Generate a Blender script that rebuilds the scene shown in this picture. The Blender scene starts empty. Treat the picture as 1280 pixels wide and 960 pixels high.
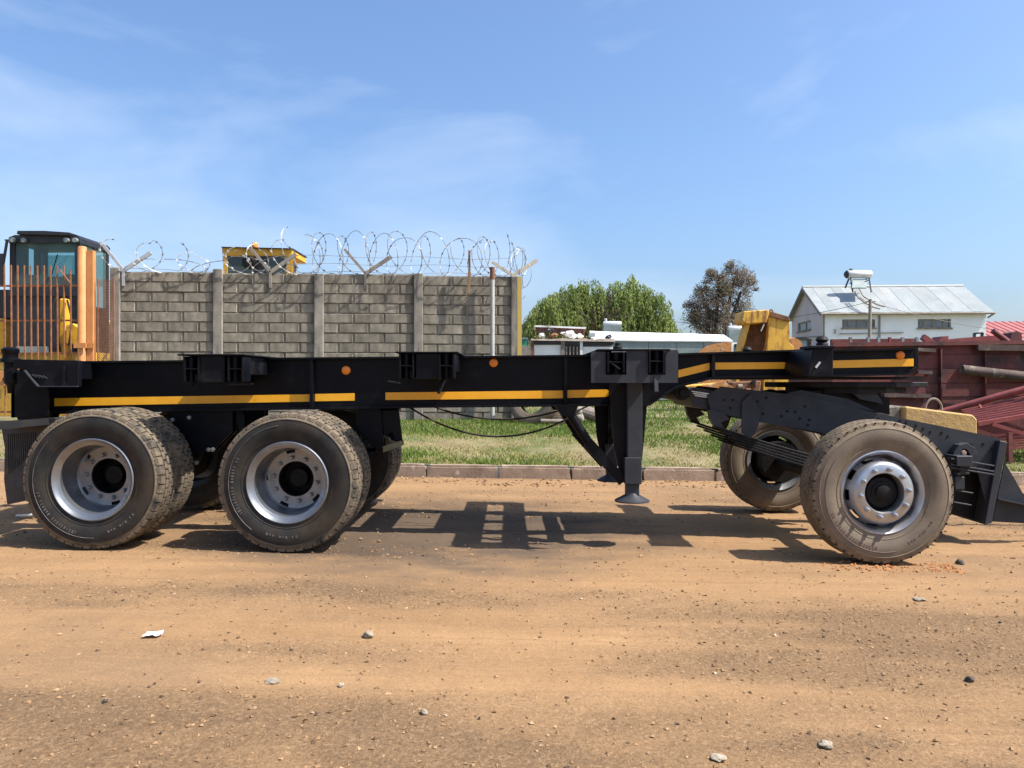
import bpy, bmesh, math, random
import numpy as np
from mathutils import Vector, Matrix, noise as mnoise

random.seed(7)
rng = np.random.default_rng(7)
scene = bpy.context.scene
col = scene.collection
R = math.radians

# ------------------------------------------------------------------ camera
F, YH, CH = 962.0, 476.0, 1.35          # focal length in photo pixels, horizon row, camera height
cam_d = bpy.data.cameras.new('camera')
cam = bpy.data.objects.new('camera', cam_d)
col.objects.link(cam)
cam.location = (0, 0, CH)
cam.rotation_euler = (R(90), 0, 0)
cam_d.sensor_width = 36.0
cam_d.lens = F * 36.0 / 1280.0
cam_d.shift_y = (YH - 480.0) / 1280.0
cam_d.clip_start = 0.05
cam_d.clip_end = 6000
scene.camera = cam

# ------------------------------------------------------------------ sky, sun, exposure
TO_SUN = Vector((0.73, -0.20, 1.0)).normalized()
SUN_EL = math.asin(TO_SUN.z)
SUN_AZ = math.atan2(TO_SUN.x, TO_SUN.y)
world = bpy.data.worlds.new('World')
scene.world = world
world.use_nodes = True
wn, wl = world.node_tree.nodes, world.node_tree.links
bg = wn['Background']
sky = wn.new('ShaderNodeTexSky')
sky.sky_type = 'NISHITA'
sky.sun_disc = False
sky.sun_elevation = SUN_EL
sky.sun_rotation = SUN_AZ
sky.altitude = 0
sky.air_density = 1.1
sky.dust_density = 3.0
sky.ozone_density = 8.0
tc = wn.new('ShaderNodeTexCoord')
mp = wn.new('ShaderNodeMapping')
mp.inputs['Scale'].default_value = (1.0, 1.0, 2.6)
mp.inputs['Location'].default_value = (1.75, 0.4, 0.2)
nz = wn.new('ShaderNodeTexNoise')
nz.inputs['Scale'].default_value = 2.6
nz.inputs['Detail'].default_value = 7
nz.inputs['Roughness'].default_value = 0.52
nz.inputs['Distortion'].default_value = 0.4
rp = wn.new('ShaderNodeValToRGB')
rp.color_ramp.elements[0].position = 0.46
rp.color_ramp.elements[0].color = (0, 0, 0, 1)
rp.color_ramp.elements[1].position = 0.78
rp.color_ramp.elements[1].color = (0.55, 0.55, 0.55, 1)
mx = wn.new('ShaderNodeMix')
mx.data_type = 'RGBA'
mx.inputs['B'].default_value = (3.6, 4.2, 5.2, 1)
wl.new(tc.outputs['Generated'], mp.inputs['Vector'])
wl.new(mp.outputs['Vector'], nz.inputs['Vector'])
wl.new(nz.outputs['Fac'], rp.inputs['Fac'])
wl.new(rp.outputs['Color'], mx.inputs['Factor'])
wl.new(sky.outputs['Color'], mx.inputs['A'])
wl.new(mx.outputs['Result'], bg.inputs['Color'])
bg.inputs['Strength'].default_value = 0.130

sun_d = bpy.data.lights.new('sun', 'SUN')
sun_d.energy = 5.0
sun_d.angle = R(0.5)
sun_d.color = (1.0, 0.95, 0.87)
sun = bpy.data.objects.new('sun', sun_d)
col.objects.link(sun)
sun.rotation_euler = TO_SUN.to_track_quat('Z', 'Y').to_euler()
sun.location = (20, -5, 30)

scene.view_settings.view_transform = 'Standard'
scene.view_settings.look = 'None'
scene.view_settings.exposure = 0.85
scene.view_settings.gamma = 1.0
scene.cycles.use_denoising = True
scene.cycles.max_bounces = 6

# ------------------------------------------------------------------ materials
def M(name, c1, c2=None, scale=6, rough=.6, metal=0., bump=0., bscale=60, stretch=(1, 1, 1),
      spot=None, spot2=None, rnd=0., lo=.35, hi=.65, detail=6, rough2=None, spec=None):
    m = bpy.data.materials.new(name)
    m.use_nodes = True
    n, l = m.node_tree.nodes, m.node_tree.links
    b = n['Principled BSDF']
    b.inputs['Roughness'].default_value = rough
    b.inputs['Metallic'].default_value = metal
    if spec is not None:
        b.inputs['Specular IOR Level'].default_value = spec
    t = n.new('ShaderNodeTexCoord')
    mpn = n.new('ShaderNodeMapping')
    mpn.inputs['Scale'].default_value = stretch
    l.new(t.outputs['Object'], mpn.inputs['Vector'])
    vec = mpn.outputs['Vector']
    if rnd:
        oi = n.new('ShaderNodeObjectInfo')
        va = n.new('ShaderNodeVectorMath'); va.operation = 'MULTIPLY_ADD'
        l.new(oi.outputs['Random'], va.inputs[0])
        va.inputs[1].default_value = (37, 91, 53)
        l.new(vec, va.inputs[2])
        vec = va.outputs['Vector']
    def noi(s, d=detail):
        x = n.new('ShaderNodeTexNoise')
        x.inputs['Scale'].default_value = s
        x.inputs['Detail'].default_value = d
        x.inputs['Roughness'].default_value = .62
        l.new(vec, x.inputs['Vector'])
        return x
    def ramp(src, p0, p1, a, c):
        r_ = n.new('ShaderNodeValToRGB')
        r_.color_ramp.elements[0].position = p0
        r_.color_ramp.elements[0].color = (*a, 1)
        r_.color_ramp.elements[1].position = p1
        r_.color_ramp.elements[1].color = (*c, 1)
        l.new(src, r_.inputs['Fac'])
        return r_
    c2 = c2 or tuple(min(1, v * 1.3) for v in c1)
    n1 = noi(scale)
    out = ramp(n1.outputs['Fac'], lo, hi, c1, c2).outputs['Color']
    for i, sp in enumerate([spot, spot2]):
        if not sp: continue
        c, s, a, z = sp[:4]
        if len(sp) > 4:
            x = n.new('ShaderNodeTexNoise'); x.inputs['Scale'].default_value = s; x.inputs['Detail'].default_value = 7
            mm = n.new('ShaderNodeMapping'); mm.inputs['Scale'].default_value = sp[4]; mm.inputs['Location'].default_value = (3.1 + i, 7.7, 1.3)
            l.new(t.outputs['Object'], mm.inputs['Vector']); l.new(mm.outputs['Vector'], x.inputs['Vector'])
        else:
            x = noi(s, 8)
        k = ramp(x.outputs['Fac'], a, z, (0, 0, 0), (1, 1, 1))
        mi = n.new('ShaderNodeMix'); mi.data_type = 'RGBA'
        mi.inputs['B'].default_value = (*c, 1)
        l.new(k.outputs['Color'], mi.inputs['Factor'])
        l.new(out, mi.inputs['A'])
        out = mi.outputs['Result']
        if i == 0 and rough2 is not None:
            mr = n.new('ShaderNodeMapRange')
            mr.inputs['To Min'].default_value = rough
            mr.inputs['To Max'].default_value = rough2
            l.new(k.outputs['Color'], mr.inputs['Value'])
            l.new(mr.outputs['Result'], b.inputs['Roughness'])
    if rnd:
        h = n.new('ShaderNodeHueSaturation')
        mr = n.new('ShaderNodeMapRange')
        mr.inputs['To Min'].default_value = 1 - rnd
        mr.inputs['To Max'].default_value = 1 + rnd
        l.new(oi.outputs['Random'], mr.inputs['Value'])
        l.new(mr.outputs['Result'], h.inputs['Value'])
        l.new(out, h.inputs['Color'])
        out = h.outputs['Color']
    l.new(out, b.inputs['Base Color'])
    if bump:
        nb = noi(bscale, 5)
        bp = n.new('ShaderNodeBump')
        bp.inputs['Strength'].default_value = bump
        bp.inputs['Distance'].default_value = .02
        l.new(nb.outputs['Fac'], bp.inputs['Height'])
        l.new(bp.outputs['Normal'], b.inputs['Normal'])
    return m

def M_attr(name, rough=.7, trans=0.):
    m = bpy.data.materials.new(name); m.use_nodes = True
    n, l = m.node_tree.nodes, m.node_tree.links
    b = n['Principled BSDF']; b.inputs['Roughness'].default_value = rough
    b.inputs['Specular IOR Level'].default_value = .25
    a = n.new('ShaderNodeAttribute'); a.attribute_name = 'tint'
    l.new(a.outputs['Color'], b.inputs['Base Color'])
    if trans:
        tr = n.new('ShaderNodeBsdfTranslucent'); l.new(a.outputs['Color'], tr.inputs['Color'])
        ms = n.new('ShaderNodeMixShader'); ms.inputs['Fac'].default_value = trans
        l.new(b.outputs['BSDF'], ms.inputs[1]); l.new(tr.outputs['BSDF'], ms.inputs[2])
        l.new(ms.outputs['Shader'], n['Material Output'].inputs['Surface'])
    return m

def M_glass(name, tint, fac=.55, rough=.05):
    m = bpy.data.materials.new(name); m.use_nodes = True
    n, l = m.node_tree.nodes, m.node_tree.links
    b = n['Principled BSDF']; b.inputs['Roughness'].default_value = rough
    b.inputs['Base Color'].default_value = (*[v * .35 for v in tint], 1)
    tr = n.new('ShaderNodeBsdfTransparent'); tr.inputs['Color'].default_value = (*tint, 1)
    ms = n.new('ShaderNodeMixShader'); ms.inputs['Fac'].default_value = fac
    l.new(b.outputs['BSDF'], ms.inputs[1]); l.new(tr.outputs['BSDF'], ms.inputs[2])
    l.new(ms.outputs['Shader'], n['Material Output'].inputs['Surface'])
    return m

DUST = (.20, .135, .075)
m_black = M('black_paint', (.0022, .0026, .0042), (.0045, .005, .0075), 4, .42, bump=.05, bscale=30, spec=.14,
            spot=((.022, .020, .019), 4, .56, .88), rough2=.7)
m_dolly = M('dolly_paint', (.027, .030, .035), (.040, .043, .049), 5, .5, bump=.06, bscale=40, spec=.2,
            spot=((.075, .06, .045), 6, .60, .92), rough2=.7)
m_under = M('underbody', (.006, .006, .007), (.014, .013, .012), 9, .6, bump=.2, bscale=60, spot=((.045, .034, .024), 9, .64, .84), spec=.2)
m_stripe = M('yellow_stripe', (.80, .36, .012), (.88, .42, .018), 8, .4, spot=((.35, .16, .02), 14, .66, .80))
m_lamp = M('amber_lens', (.75, .20, .012), (.82, .24, .015), 8, .25)
m_rubber = M('rubber', (.014, .014, .014), (.026, .025, .023), 9, .7, spec=.25, bump=.15, bscale=90,
             spot=(tuple(v * .30 for v in DUST), 3.2, .42, .80))
m_tread = M('dusty_tread', (.10, .078, .052), (.17, .13, .085), 14, .85, bump=.25, bscale=90, spot=((.03, .028, .025), 9, .5, .66))
m_rubber2 = M('brown_rubber', (.125, .096, .066), (.195, .15, .10), 10, .75, bump=.15, bscale=80,
              spot=((.065, .053, .042), 5, .48, .74))
m_tread2 = M('brown_tread', (.13, .095, .062), (.20, .15, .095), 14, .85, bump=.2, bscale=90, spot=((.06, .045, .03), 9, .5, .72))
m_rim = M('silver_rim', (.21, .22, .235), (.27, .28, .295), 7, .40, metal=.85, bump=.05, bscale=60, spot=((.16, .13, .10), 9, .58, .85), rough2=.7)
m_rim2 = M('bright_rim', (.36, .37, .39), (.45, .46, .47), 7, .36, metal=.8, bump=.05, bscale=60, spot=((.22, .19, .16), 9, .64, .90), rough2=.65)
m_nut = M('steel_nut', (.20, .20, .20), (.34, .33, .31), 30, .4, metal=.8)
m_hub = M('black_hub', (.004, .004, .004), (.010, .009, .008), 20, .6, spec=.2)
m_flap = M('mudflap_rubber', (.020, .021, .022), (.036, .036, .036), 8, .6, spot=((.08, .06, .042), 5, .5, .8))
m_olive = M('olive_plate', (.11, .10, .05), (.17, .15, .075), 12, .6)
m_conc = M('wall_concrete', (.205, .178, .134), (.33, .288, .222), 3.0, .9, bump=.5, bscale=35, stretch=(1, 1, 1.2),
           spot=((.075, .064, .048), 2.2, .47, .72, (2.4, 2.4, .55)), rnd=.14)
m_post = M('post_concrete', (.20, .178, .148), (.29, .26, .215), 4, .9, bump=.4, bscale=45, spot=((.09, .08, .065), 3, .52, .75, (2, 2, .5)), rnd=.08)
m_postyel = M('yellow_painted_post', (.50, .33, .06), (.42, .32, .12), 5, .8, bump=.3, bscale=45)
m_galv = M('galvanised', (.45, .45, .44), (.60, .60, .58), 20, .42, metal=.6, spot=((.25, .14, .07), 12, .62, .85))
m_wire = M('razor_wire_steel', (.16, .16, .16), (.34, .34, .33), 9, .5, metal=.5, spot=((.18, .10, .05), 7, .55, .72))
m_rustbar = M('rusty_orange_steel', (.22, .078, .030), (.33, .13, .048), 8, .7, spot=((.17, .06, .03), 11, .5, .75))
m_gatepost = M('orange_pipe_paint', (.46, .185, .055), (.56, .24, .08), 5, .6, spot=((.35, .14, .05), 8, .62, .85))
m_wood = M('stake_wood', (.20, .11, .055), (.33, .20, .11), 12, .85, stretch=(1, 1, .2), bump=.3)
m_kerb = M('kerb_concrete', (.23, .165, .115), (.34, .255, .19), 5, .9, bump=.5, bscale=50, spot=((.58, .52, .45), 7, .60, .72),
           spot2=((.13, .10, .075), 3, .56, .8), rnd=.12)
m_cabblk = M('cab_black', (.012, .012, .013), (.022, .022, .024), 6, .4)
m_glass = M_glass('teal_glass', (.62, .82, .82), .78)
m_glassd = M_glass('dark_glass', (.22, .30, .30), .35)
m_pane = M('window_glass', (.14, .16, .17), (.24, .26, .27), 3, .12)
m_yel = M('machine_yellow', (.56, .285, .012), (.66, .35, .016), 4, .5, spot=((.20, .085, .025), 5, .52, .76), rough2=.8)
m_yelrust = M('rusty_yellow', (.60, .31, .025), (.70, .40, .05), 5, .6, spot=((.20, .075, .025), 2.6, .48, .66, (3, 3, .8)), spot2=((.30, .13, .04), 7, .55, .75))
m_rust = M('rust', (.10, .042, .022), (.22, .10, .05), 6, .85, bump=.4, bscale=40)
m_rustor = M('orange_rust', (.42, .15, .04), (.60, .30, .10), 5, .8, bump=.3, spot=((.10, .05, .03), 5, .5, .65), spot2=((.55, .45, .32), 6, .58, .7))
m_beacon = M('beacon_orange', (.8, .25, .01), (.85, .3, .02), 5, .3)
m_red = M('red_oxide', (.105, .024, .020), (.165, .040, .032), 2.2, .7, bump=.25, bscale=20,
          spot=((.025, .014, .012), 1.9, .47, .66), spot2=((.26, .15, .12), 4, .60, .80))
m_red2 = M('red_oxide_bars', (.175, .034, .030), (.26, .060, .052), 5, .55, spot=((.10, .03, .025), 6, .55, .75))
m_greypipe = M('weathered_pipe', (.14, .11, .09), (.30, .26, .21), 5, .8, stretch=(1, 1, 1), spot=((.07, .03, .02), 5, .5, .7))
m_rustbrown = M('weathered_brown', (.05, .032, .026), (.11, .075, .058), 3, .85, spot=((.26, .23, .17), 4, .55, .72), spot2=((.03, .015, .012), 5, .56, .7))
m_block = M('yellow_concrete', (.33, .215, .07), (.44, .305, .115), 4, .85, bump=.5, bscale=25, spot=((.30, .19, .09), 4, .5, .7), spot2=((.36, .10, .07), 2.2, .64, .75))
m_white = M('white_paint', (.62, .63, .61), (.78, .78, .75), 2, .7, spot=((.30, .25, .19), 2.0, .60, .85, (1, 1, .4)))
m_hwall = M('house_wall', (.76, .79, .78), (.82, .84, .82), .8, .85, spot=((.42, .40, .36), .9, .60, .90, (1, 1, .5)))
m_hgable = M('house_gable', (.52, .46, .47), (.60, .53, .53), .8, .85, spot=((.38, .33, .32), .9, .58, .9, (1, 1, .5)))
m_roof = M('roof_iron', (.30, .325, .32), (.385, .405, .39), .7, .5, metal=.15, spot=((.36, .34, .30), .9, .56, .85, (1, .3, .3)), rnd=.07)
m_redroof = M('red_roof', (.29, .075, .068), (.36, .105, .092), 2, .6, rnd=.06)
m_greysteel = M('grey_panel', (.16, .20, .20), (.24, .28, .27), 2.4, .6, spot=((.20, .11, .06), 2.4, .62, .75))
m_tank = M('steel_tank', (.60, .60, .60), (.70, .70, .70), 4, .35, metal=.4)
m_pole = M('timber_pole', (.20, .17, .14), (.30, .26, .22), 6, .85)
m_stone = M('stone', (.22, .18, .13), (.36, .30, .225), 18, .9, bump=.5, bscale=60, rnd=.2)
m_stoned = M('dark_stone', (.035, .03, .027), (.08, .065, .055), 18, .9, bump=.5, bscale=60)
m_paper = M('paper', (.62, .58, .50), (.72, .68, .60), 10, .8)
m_bark = M('bark', (.075, .055, .042), (.13, .10, .075), 5, .9, stretch=(3, 3, .7), bump=.5)
m_leaf = M_attr('leaf', .6, .42)
m_grass = M_attr('grass_blade', .75, .25)

# ------------------------------------------------------------------ mesh helpers
def P(px, py, Z):
    return Vector(((px - 640.0) * Z / F, Z, CH + (YH - py) * Z / F))

WL = {}                                   # world location of each parent

class MB:
    def __init__(s):
        s.v, s.f, s.m = [], [], []
    def add(s, vs, fs, mi=0):
        o = len(s.v)
        s.v += [tuple(x) for x in vs]
        s.f += [tuple(o + i for i in q) for q in fs]
        s.m += [mi] * len(fs)
        return s
    def box(s, x0, x1, y0, y1, z0, z1, mi=0):
        return s.add([(x0, y0, z0), (x1, y0, z0), (x1, y1, z0), (x0, y1, z0), (x0, y0, z1), (x1, y0, z1), (x1, y1, z1), (x0, y1, z1)],
                     [(0, 3, 2, 1), (4, 5, 6, 7), (0, 1, 5, 4), (1, 2, 6, 5), (2, 3, 7, 6), (3, 0, 4, 7)], mi)
    def obox(s, c, size, mat, mi=0):
        c = Vector(c); hx, hy, hz = [v / 2 for v in size]
        vs = [c + mat @ Vector(p) for p in ((-hx, -hy, -hz), (hx, -hy, -hz), (hx, hy, -hz), (-hx, hy, -hz), (-hx, -hy, hz), (hx, -hy, hz), (hx, hy, hz), (-hx, hy, hz))]
        return s.add(vs, [(0, 3, 2, 1), (4, 5, 6, 7), (0, 1, 5, 4), (1, 2, 6, 5), (2, 3, 7, 6), (3, 0, 4, 7)], mi)
    def bar(s, p0, p1, w, h, mi=0, up=(0, 0, 1)):
        p0, p1 = Vector(p0), Vector(p1)
        d = (p1 - p0); L = d.length; d.normalize()
        u = Vector(up)
        if abs(d.dot(u)) > .98: u = Vector((0, 1, 0))
        a = d.cross(u).normalized(); b = a.cross(d).normalized()
        mat = Matrix((d, a, b)).transposed()
        return s.obox((p0 + p1) / 2, (L, w, h), mat, mi)
    def prism(s, poly, y0, y1, mi=0):      # (x, z) outline extruded along y
        n = len(poly)
        vs = [(x, y0, z) for x, z in poly] + [(x, y1, z) for x, z in poly]
        fs = [tuple(range(n)), tuple(range(2 * n - 1, n - 1, -1))] + [(i, (i + 1) % n, n + (i + 1) % n, n + i) for i in range(n)]
        return s.add(vs, fs, mi)
    def ppx(s, poly, Z0, Z1, mi=0, Zp=None):   # outline in photo pixels taken at depth Zp (default Z0)
        Zp = Zp or Z0
        return s.prism([(P(x, y, Zp).x, P(x, y, Zp).z) for x, y in poly], Z0, Z1, mi)
    def bpx(s, x0, y0, x1, y1, Z0, Z1, mi=0):
        return s.ppx([(x0, y0), (x1, y0), (x1, y1), (x0, y1)], Z0, Z1, mi)
    def plan(s, poly, z0, z1, mi=0):       # (x, y) outline extruded along z
        n = len(poly)
        vs = [(x, y, z0) for x, y in poly] + [(x, y, z1) for x, y in poly]
        fs = [tuple(range(n - 1, -1, -1)), tuple(range(n, 2 * n))] + [(i, (i + 1) % n, n + (i + 1) % n, n + i) for i in range(n)]
        return s.add(vs, fs, mi)
    def tube(s, pts, r, n=8, mi=0, cap=True):
        pts = [Vector(p) for p in pts]
        rs = r if isinstance(r, (list, tuple)) else [r] * len(pts)
        rings = []
        prev = None
        for i, p in enumerate(pts):
            d = (pts[min(i + 1, len(pts) - 1)] - pts[max(i - 1, 0)])
            if d.length < 1e-9: d = Vector((0, 0, 1))
            d.normalize()
            if prev is None:
                u = Vector((0, 0, 1)) if abs(d.z) < .9 else Vector((1, 0, 0))
                a = d.cross(u).normalized()
            else:
                a = (prev - d * prev.dot(d))
                a = a.normalized() if a.length > 1e-6 else d.orthogonal().normalized()
            prev = a
            b = d.cross(a)
            rings.append([p + (a * math.cos(2 * math.pi * k / n) + b * math.sin(2 * math.pi * k / n)) * rs[i] for k in range(n)])
        vs = [q for g in rings for q in g]
        fs = []
        for i in range(len(pts) - 1):
            for k in range(n):
                fs.append((i * n + k, i * n + (k + 1) % n, (i + 1) * n + (k + 1) % n, (i + 1) * n + k))
        if cap:
            fs.append(tuple(range(n - 1, -1, -1)))
            fs.append(tuple((len(pts) - 1) * n + k for k in range(n)))
        return s.add(vs, fs, mi)
    def lathe(s, prof, c=(0, 0, 0), n=32, axis='y', mi=0, capend=False, skip=None):   # prof: (radius, along axis)
        c = Vector(c)
        vs, fs = [], []
        for r, h in prof:
            for k in range(n):
                a = 2 * math.pi * k / n
                u, w = r * math.cos(a), r * math.sin(a)
                vs.append(c + Vector({'y': (u, h, w), 'z': (u, w, h), 'x': (h, u, w)}[axis]))
        for i in range(len(prof) - 1):
            for k in range(n):
                if skip and skip(i, k): continue
                fs.append((i * n + k, i * n + (k + 1) % n, (i + 1) * n + (k + 1) % n, (i + 1) * n + k))
        if capend:
            fs.append(tuple(range(n)))
            fs.append(tuple((len(prof) - 1) * n + k for k in range(n - 1, -1, -1)))
        return s.add(vs, fs, mi)
    def mesh(s, name, mats, smooth=None, off=(0, 0, 0), norm=True):
        me = bpy.data.meshes.new(name)
        off = Vector(off)
        me.from_pydata([tuple(Vector(p) - off) for p in s.v], [], s.f)
        mats = mats if isinstance(mats, (list, tuple)) else [mats]
        for m in mats: me.materials.append(m)
        if len(mats) > 1: me.polygons.foreach_set('material_index', s.m)
        if norm:
            bm = bmesh.new(); bm.from_mesh(me)
            bmesh.ops.recalc_face_normals(bm, faces=bm.faces)
            bm.to_mesh(me); bm.free()
        if smooth:
            me.shade_smooth()
            me.set_sharp_from_angle(angle=R(smooth))
        me.update()
        return me
    def build(s, name, mats, parent=None, smooth=None, bevel=0., norm=True, at=None):
        off = WL[parent.name] if parent else (at if at is not None else Vector((0, 0, 0)))
        me = s.mesh(name, mats, smooth, off, norm)
        o = bpy.data.objects.new(name, me)
        col.objects.link(o)
        if parent:
            o.parent = parent
            WL[o.name] = Vector(WL[parent.name])
        else:
            o.location = off
            WL[o.name] = Vector(off)
        if bevel:
            b = o.modifiers.new('bevel', 'BEVEL'); b.width = bevel; b.segments = 1; b.limit_method = 'ANGLE'; b.angle_limit = R(40)
        return o

def tag(o, label=None, cat=None, group=None, kind=None):
    if label: o['label'] = label
    if cat: o['category'] = cat
    if group: o['group'] = group
    if kind: o['kind'] = kind
    return o

def empty(name, loc, parent=None):
    o = bpy.data.objects.new(name, None)
    o.empty_display_size = .2
    col.objects.link(o)
    loc = Vector(loc)
    if parent:
        o.parent = parent
        o.location = loc - WL[parent.name]
    else:
        o.location = loc
    WL[o.name] = loc
    return o

def thing(name, loc, label, cat, group=None):
    return tag(empty(name, loc), label, cat, group)

def copy_part(o, dy=0., dx=0., parent=None):
    c = o.copy(); col.objects.link(c)
    c.location = o.location + Vector((dx, dy, 0))
    if parent: c.parent = parent
    WL[c.name] = WL[o.name] + Vector((dx, dy, 0))
    return c

# ------------------------------------------------------------------ the ground
def fbm(x, y, scale, octaves=4, seed=0, gain=.5):
    out = np.zeros_like(x); amp = 1.; tot = 0.
    for o in range(octaves):
        r_ = np.random.default_rng(seed * 97 + o)
        T = r_.random((256, 256))
        fx, fy = x * scale, y * scale
        ix, iy = np.floor(fx).astype(int), np.floor(fy).astype(int)
        tx, ty = fx - ix, fy - iy
        tx, ty = tx * tx * (3 - 2 * tx), ty * ty * (3 - 2 * ty)
        a = T[ix % 256, iy % 256]; b = T[(ix + 1) % 256, iy % 256]
        c = T[ix % 256, (iy + 1) % 256]; d = T[(ix + 1) % 256, (iy + 1) % 256]
        out += amp * ((a * (1 - tx) + b * tx) * (1 - ty) + (c * (1 - tx) + d * tx) * ty)
        tot += amp; amp *= gain; scale *= 2.03
    return out / tot

def gz(x):                                 # the road falls gently to the right
    return .0146 - .0142 * np.clip(x, -14, 14)

YK0, YK1 = 10.50, 10.66                    # kerb front and back
def vz(x, y):                              # verge behind the kerb, rising to the wall
    t = np.clip((y - YK1) / (16.2 - YK1), 0, 1)
    return (gz(x) + .165) * (1 - t) + .535 * t

def grid_mesh(name, xs, ys, zf, mat):
    X, Y = np.meshgrid(xs, ys)
    Z = zf(X, Y)
    nx, ny = len(xs), len(ys)
    me = bpy.data.meshes.new(name)
    co = np.stack([X, Y, Z], -1).reshape(-1, 3)
    idx = np.arange(nx * ny).reshape(ny, nx)
    q = np.stack([idx[:-1, :-1], idx[:-1, 1:], idx[1:, 1:], idx[1:, :-1]], -1).reshape(-1, 4)
    me.vertices.add(len(co)); me.vertices.foreach_set('co', co.ravel())
    me.loops.add(q.size); me.loops.foreach_set('vertex_index', q.ravel())
    me.polygons.add(len(q)); me.polygons.foreach_set('loop_start', np.arange(len(q)) * 4)
    me.update(calc_edges=True); me.validate()
    me.materials.append(mat); me.shade_smooth()
    o = bpy.data.objects.new(name, me); col.objects.link(o)
    return o

def road_z(x, y):
    near = np.exp(-(np.clip(np.abs(x) - 9, 0, None) / 3) ** 2)
    n1 = fbm(x, y, .6, 3, 3) - .5
    n2 = fbm(x * .35, y, 3.5, 4, 5) - .5
    n3 = fbm(x, y, 14, 3, 8) - .5
    z = gz(x) + near * (.035 * n1 + .016 * n2 + .016 * n3) - .006
    lip = np.exp(-((y - 10.15) / .35) ** 2)
    z += lip * (.035 * fbm(x, y, 2.2, 4, 11) - .004)
    return z

def m_dirt():
    m = bpy.data.materials.new('dirt'); m.use_nodes = True
    n, l = m.node_tree.nodes, m.node_tree.links
    b = n['Principled BSDF']; b.inputs['Roughness'].default_value = .95; b.inputs['Specular IOR Level'].default_value = .15
    t = n.new('ShaderNodeTexCoord')
    def noi(s, st=(1, 1, 1), d=8, ro=.6, loc=(0, 0, 0)):
        mm = n.new('ShaderNodeMapping'); mm.inputs['Scale'].default_value = st; mm.inputs['Location'].default_value = loc
        l.new(t.outputs['Object'], mm.inputs['Vector'])
        x = n.new('ShaderNodeTexNoise'); x.inputs['Scale'].default_value = s; x.inputs['Detail'].default_value = d; x.inputs['Roughness'].default_value = ro
        l.new(mm.outputs['Vector'], x.inputs['Vector']); return x.outputs['Fac']
    def ramp(src, p0, p1, a, c):
        r_ = n.new('ShaderNodeValToRGB')
        r_.color_ramp.elements[0].position = p0; r_.color_ramp.elements[0].color = (*a, 1)
        r_.color_ramp.elements[1].position = p1; r_.color_ramp.elements[1].color = (*c, 1)
        l.new(src, r_.inputs['Fac']); return r_.outputs['Color']
    def mix(fac, A, B, amt=None, mode='MIX'):
        mi = n.new('ShaderNodeMix'); mi.data_type = 'RGBA'; mi.blend_type = mode
        if amt is not None:
            q = n.new('ShaderNodeMath'); q.operation = 'MULTIPLY'; q.inputs[1].default_value = amt
            l.new(fac, q.inputs[0]); fac = q.outputs[0]
        l.new(fac, mi.inputs['Factor'])
        l.new(A, mi.inputs['A'])
        if isinstance(B, tuple): mi.inputs['B'].default_value = (*B, 1)
        else: l.new(B, mi.inputs['B'])
        return mi.outputs['Result']
    W, K = (1, 1, 1), (0, 0, 0)
    at = n.new('ShaderNodeAttribute'); at.attribute_name = 'gravel'
    gv = at.outputs['Fac']
    def mul(a, b_):
        q = n.new('ShaderNodeMath'); q.operation = 'MULTIPLY'; l.new(a, q.inputs[0]); l.new(b_, q.inputs[1]); return q.outputs[0]
    sand = ramp(noi(1.3, (.35, 1.5, 1)), .30, .70, (.258, .150, .071), (.350, .210, .103))
    sand = mix(ramp(noi(5, (.06, 3.0, 1), 5), .50, .72, K, W), sand, (.215, .127, .063), .6)
    grav = ramp(noi(2.0, (.5, 1.2, 1)), .32, .68, (.212, .131, .070), (.295, .184, .098))
    base = mix(gv, sand, grav)
    base = mix(ramp(noi(.5, (.6, 1.3, 1), 6, .6, (4.2, 1.7, 0)), .52, .70, K, W), base, (.155, .104, .064), .6)
    base = mix(mul(ramp(noi(55, W, 6, .8), .47, .60, K, W), ramp(gv, 0, .6, (.30, .30, .30), W)), base, (.115, .071, .040), .65)
    base = mix(ramp(noi(170, W, 3, .8, (2, 8, 0)), .50, .66, K, W), base, (.085, .050, .028), .6)
    base = mix(ramp(noi(150, W, 3, .8, (6, 1, 0)), .58, .70, K, W), base, (.42, .28, .16), .7)
    base = mix(mul(ramp(noi(48, W, 6, .8, (9, 2, 0)), .52, .66, K, W), ramp(gv, 0, .6, (.40, .40, .40), W)), base, (.44, .29, .165), .8)
    # darker patch under the chassis, broken up by noise and fading outwards
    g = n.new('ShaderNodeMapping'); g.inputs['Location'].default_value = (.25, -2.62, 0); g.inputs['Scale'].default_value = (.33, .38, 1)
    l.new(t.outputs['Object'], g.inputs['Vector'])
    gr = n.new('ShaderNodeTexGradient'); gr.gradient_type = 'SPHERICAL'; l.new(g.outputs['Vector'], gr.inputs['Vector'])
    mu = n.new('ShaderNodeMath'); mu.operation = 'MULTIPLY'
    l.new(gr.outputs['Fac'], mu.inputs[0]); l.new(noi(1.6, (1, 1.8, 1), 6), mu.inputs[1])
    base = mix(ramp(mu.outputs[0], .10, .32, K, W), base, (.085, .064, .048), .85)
    l.new(base, b.inputs['Base Color'])
    h1, h2 = noi(22, W, 8, .75), noi(110, W, 5, .8)
    ad = n.new('ShaderNodeMath'); ad.operation = 'MULTIPLY_ADD'; ad.inputs[1].default_value = .45
    l.new(h2, ad.inputs[0]); l.new(h1, ad.inputs[2])
    bp = n.new('ShaderNodeBump'); bp.inputs['Distance'].default_value = .04
    l.new(ramp(gv, 0, .7, (.35, .35, .35), (.75, .75, .75)), bp.inputs['Strength'])
    l.new(ad.outputs[0], bp.inputs['Height']); l.new(bp.outputs['Normal'], b.inputs['Normal'])
    return m
dirt = m_dirt()
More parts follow.
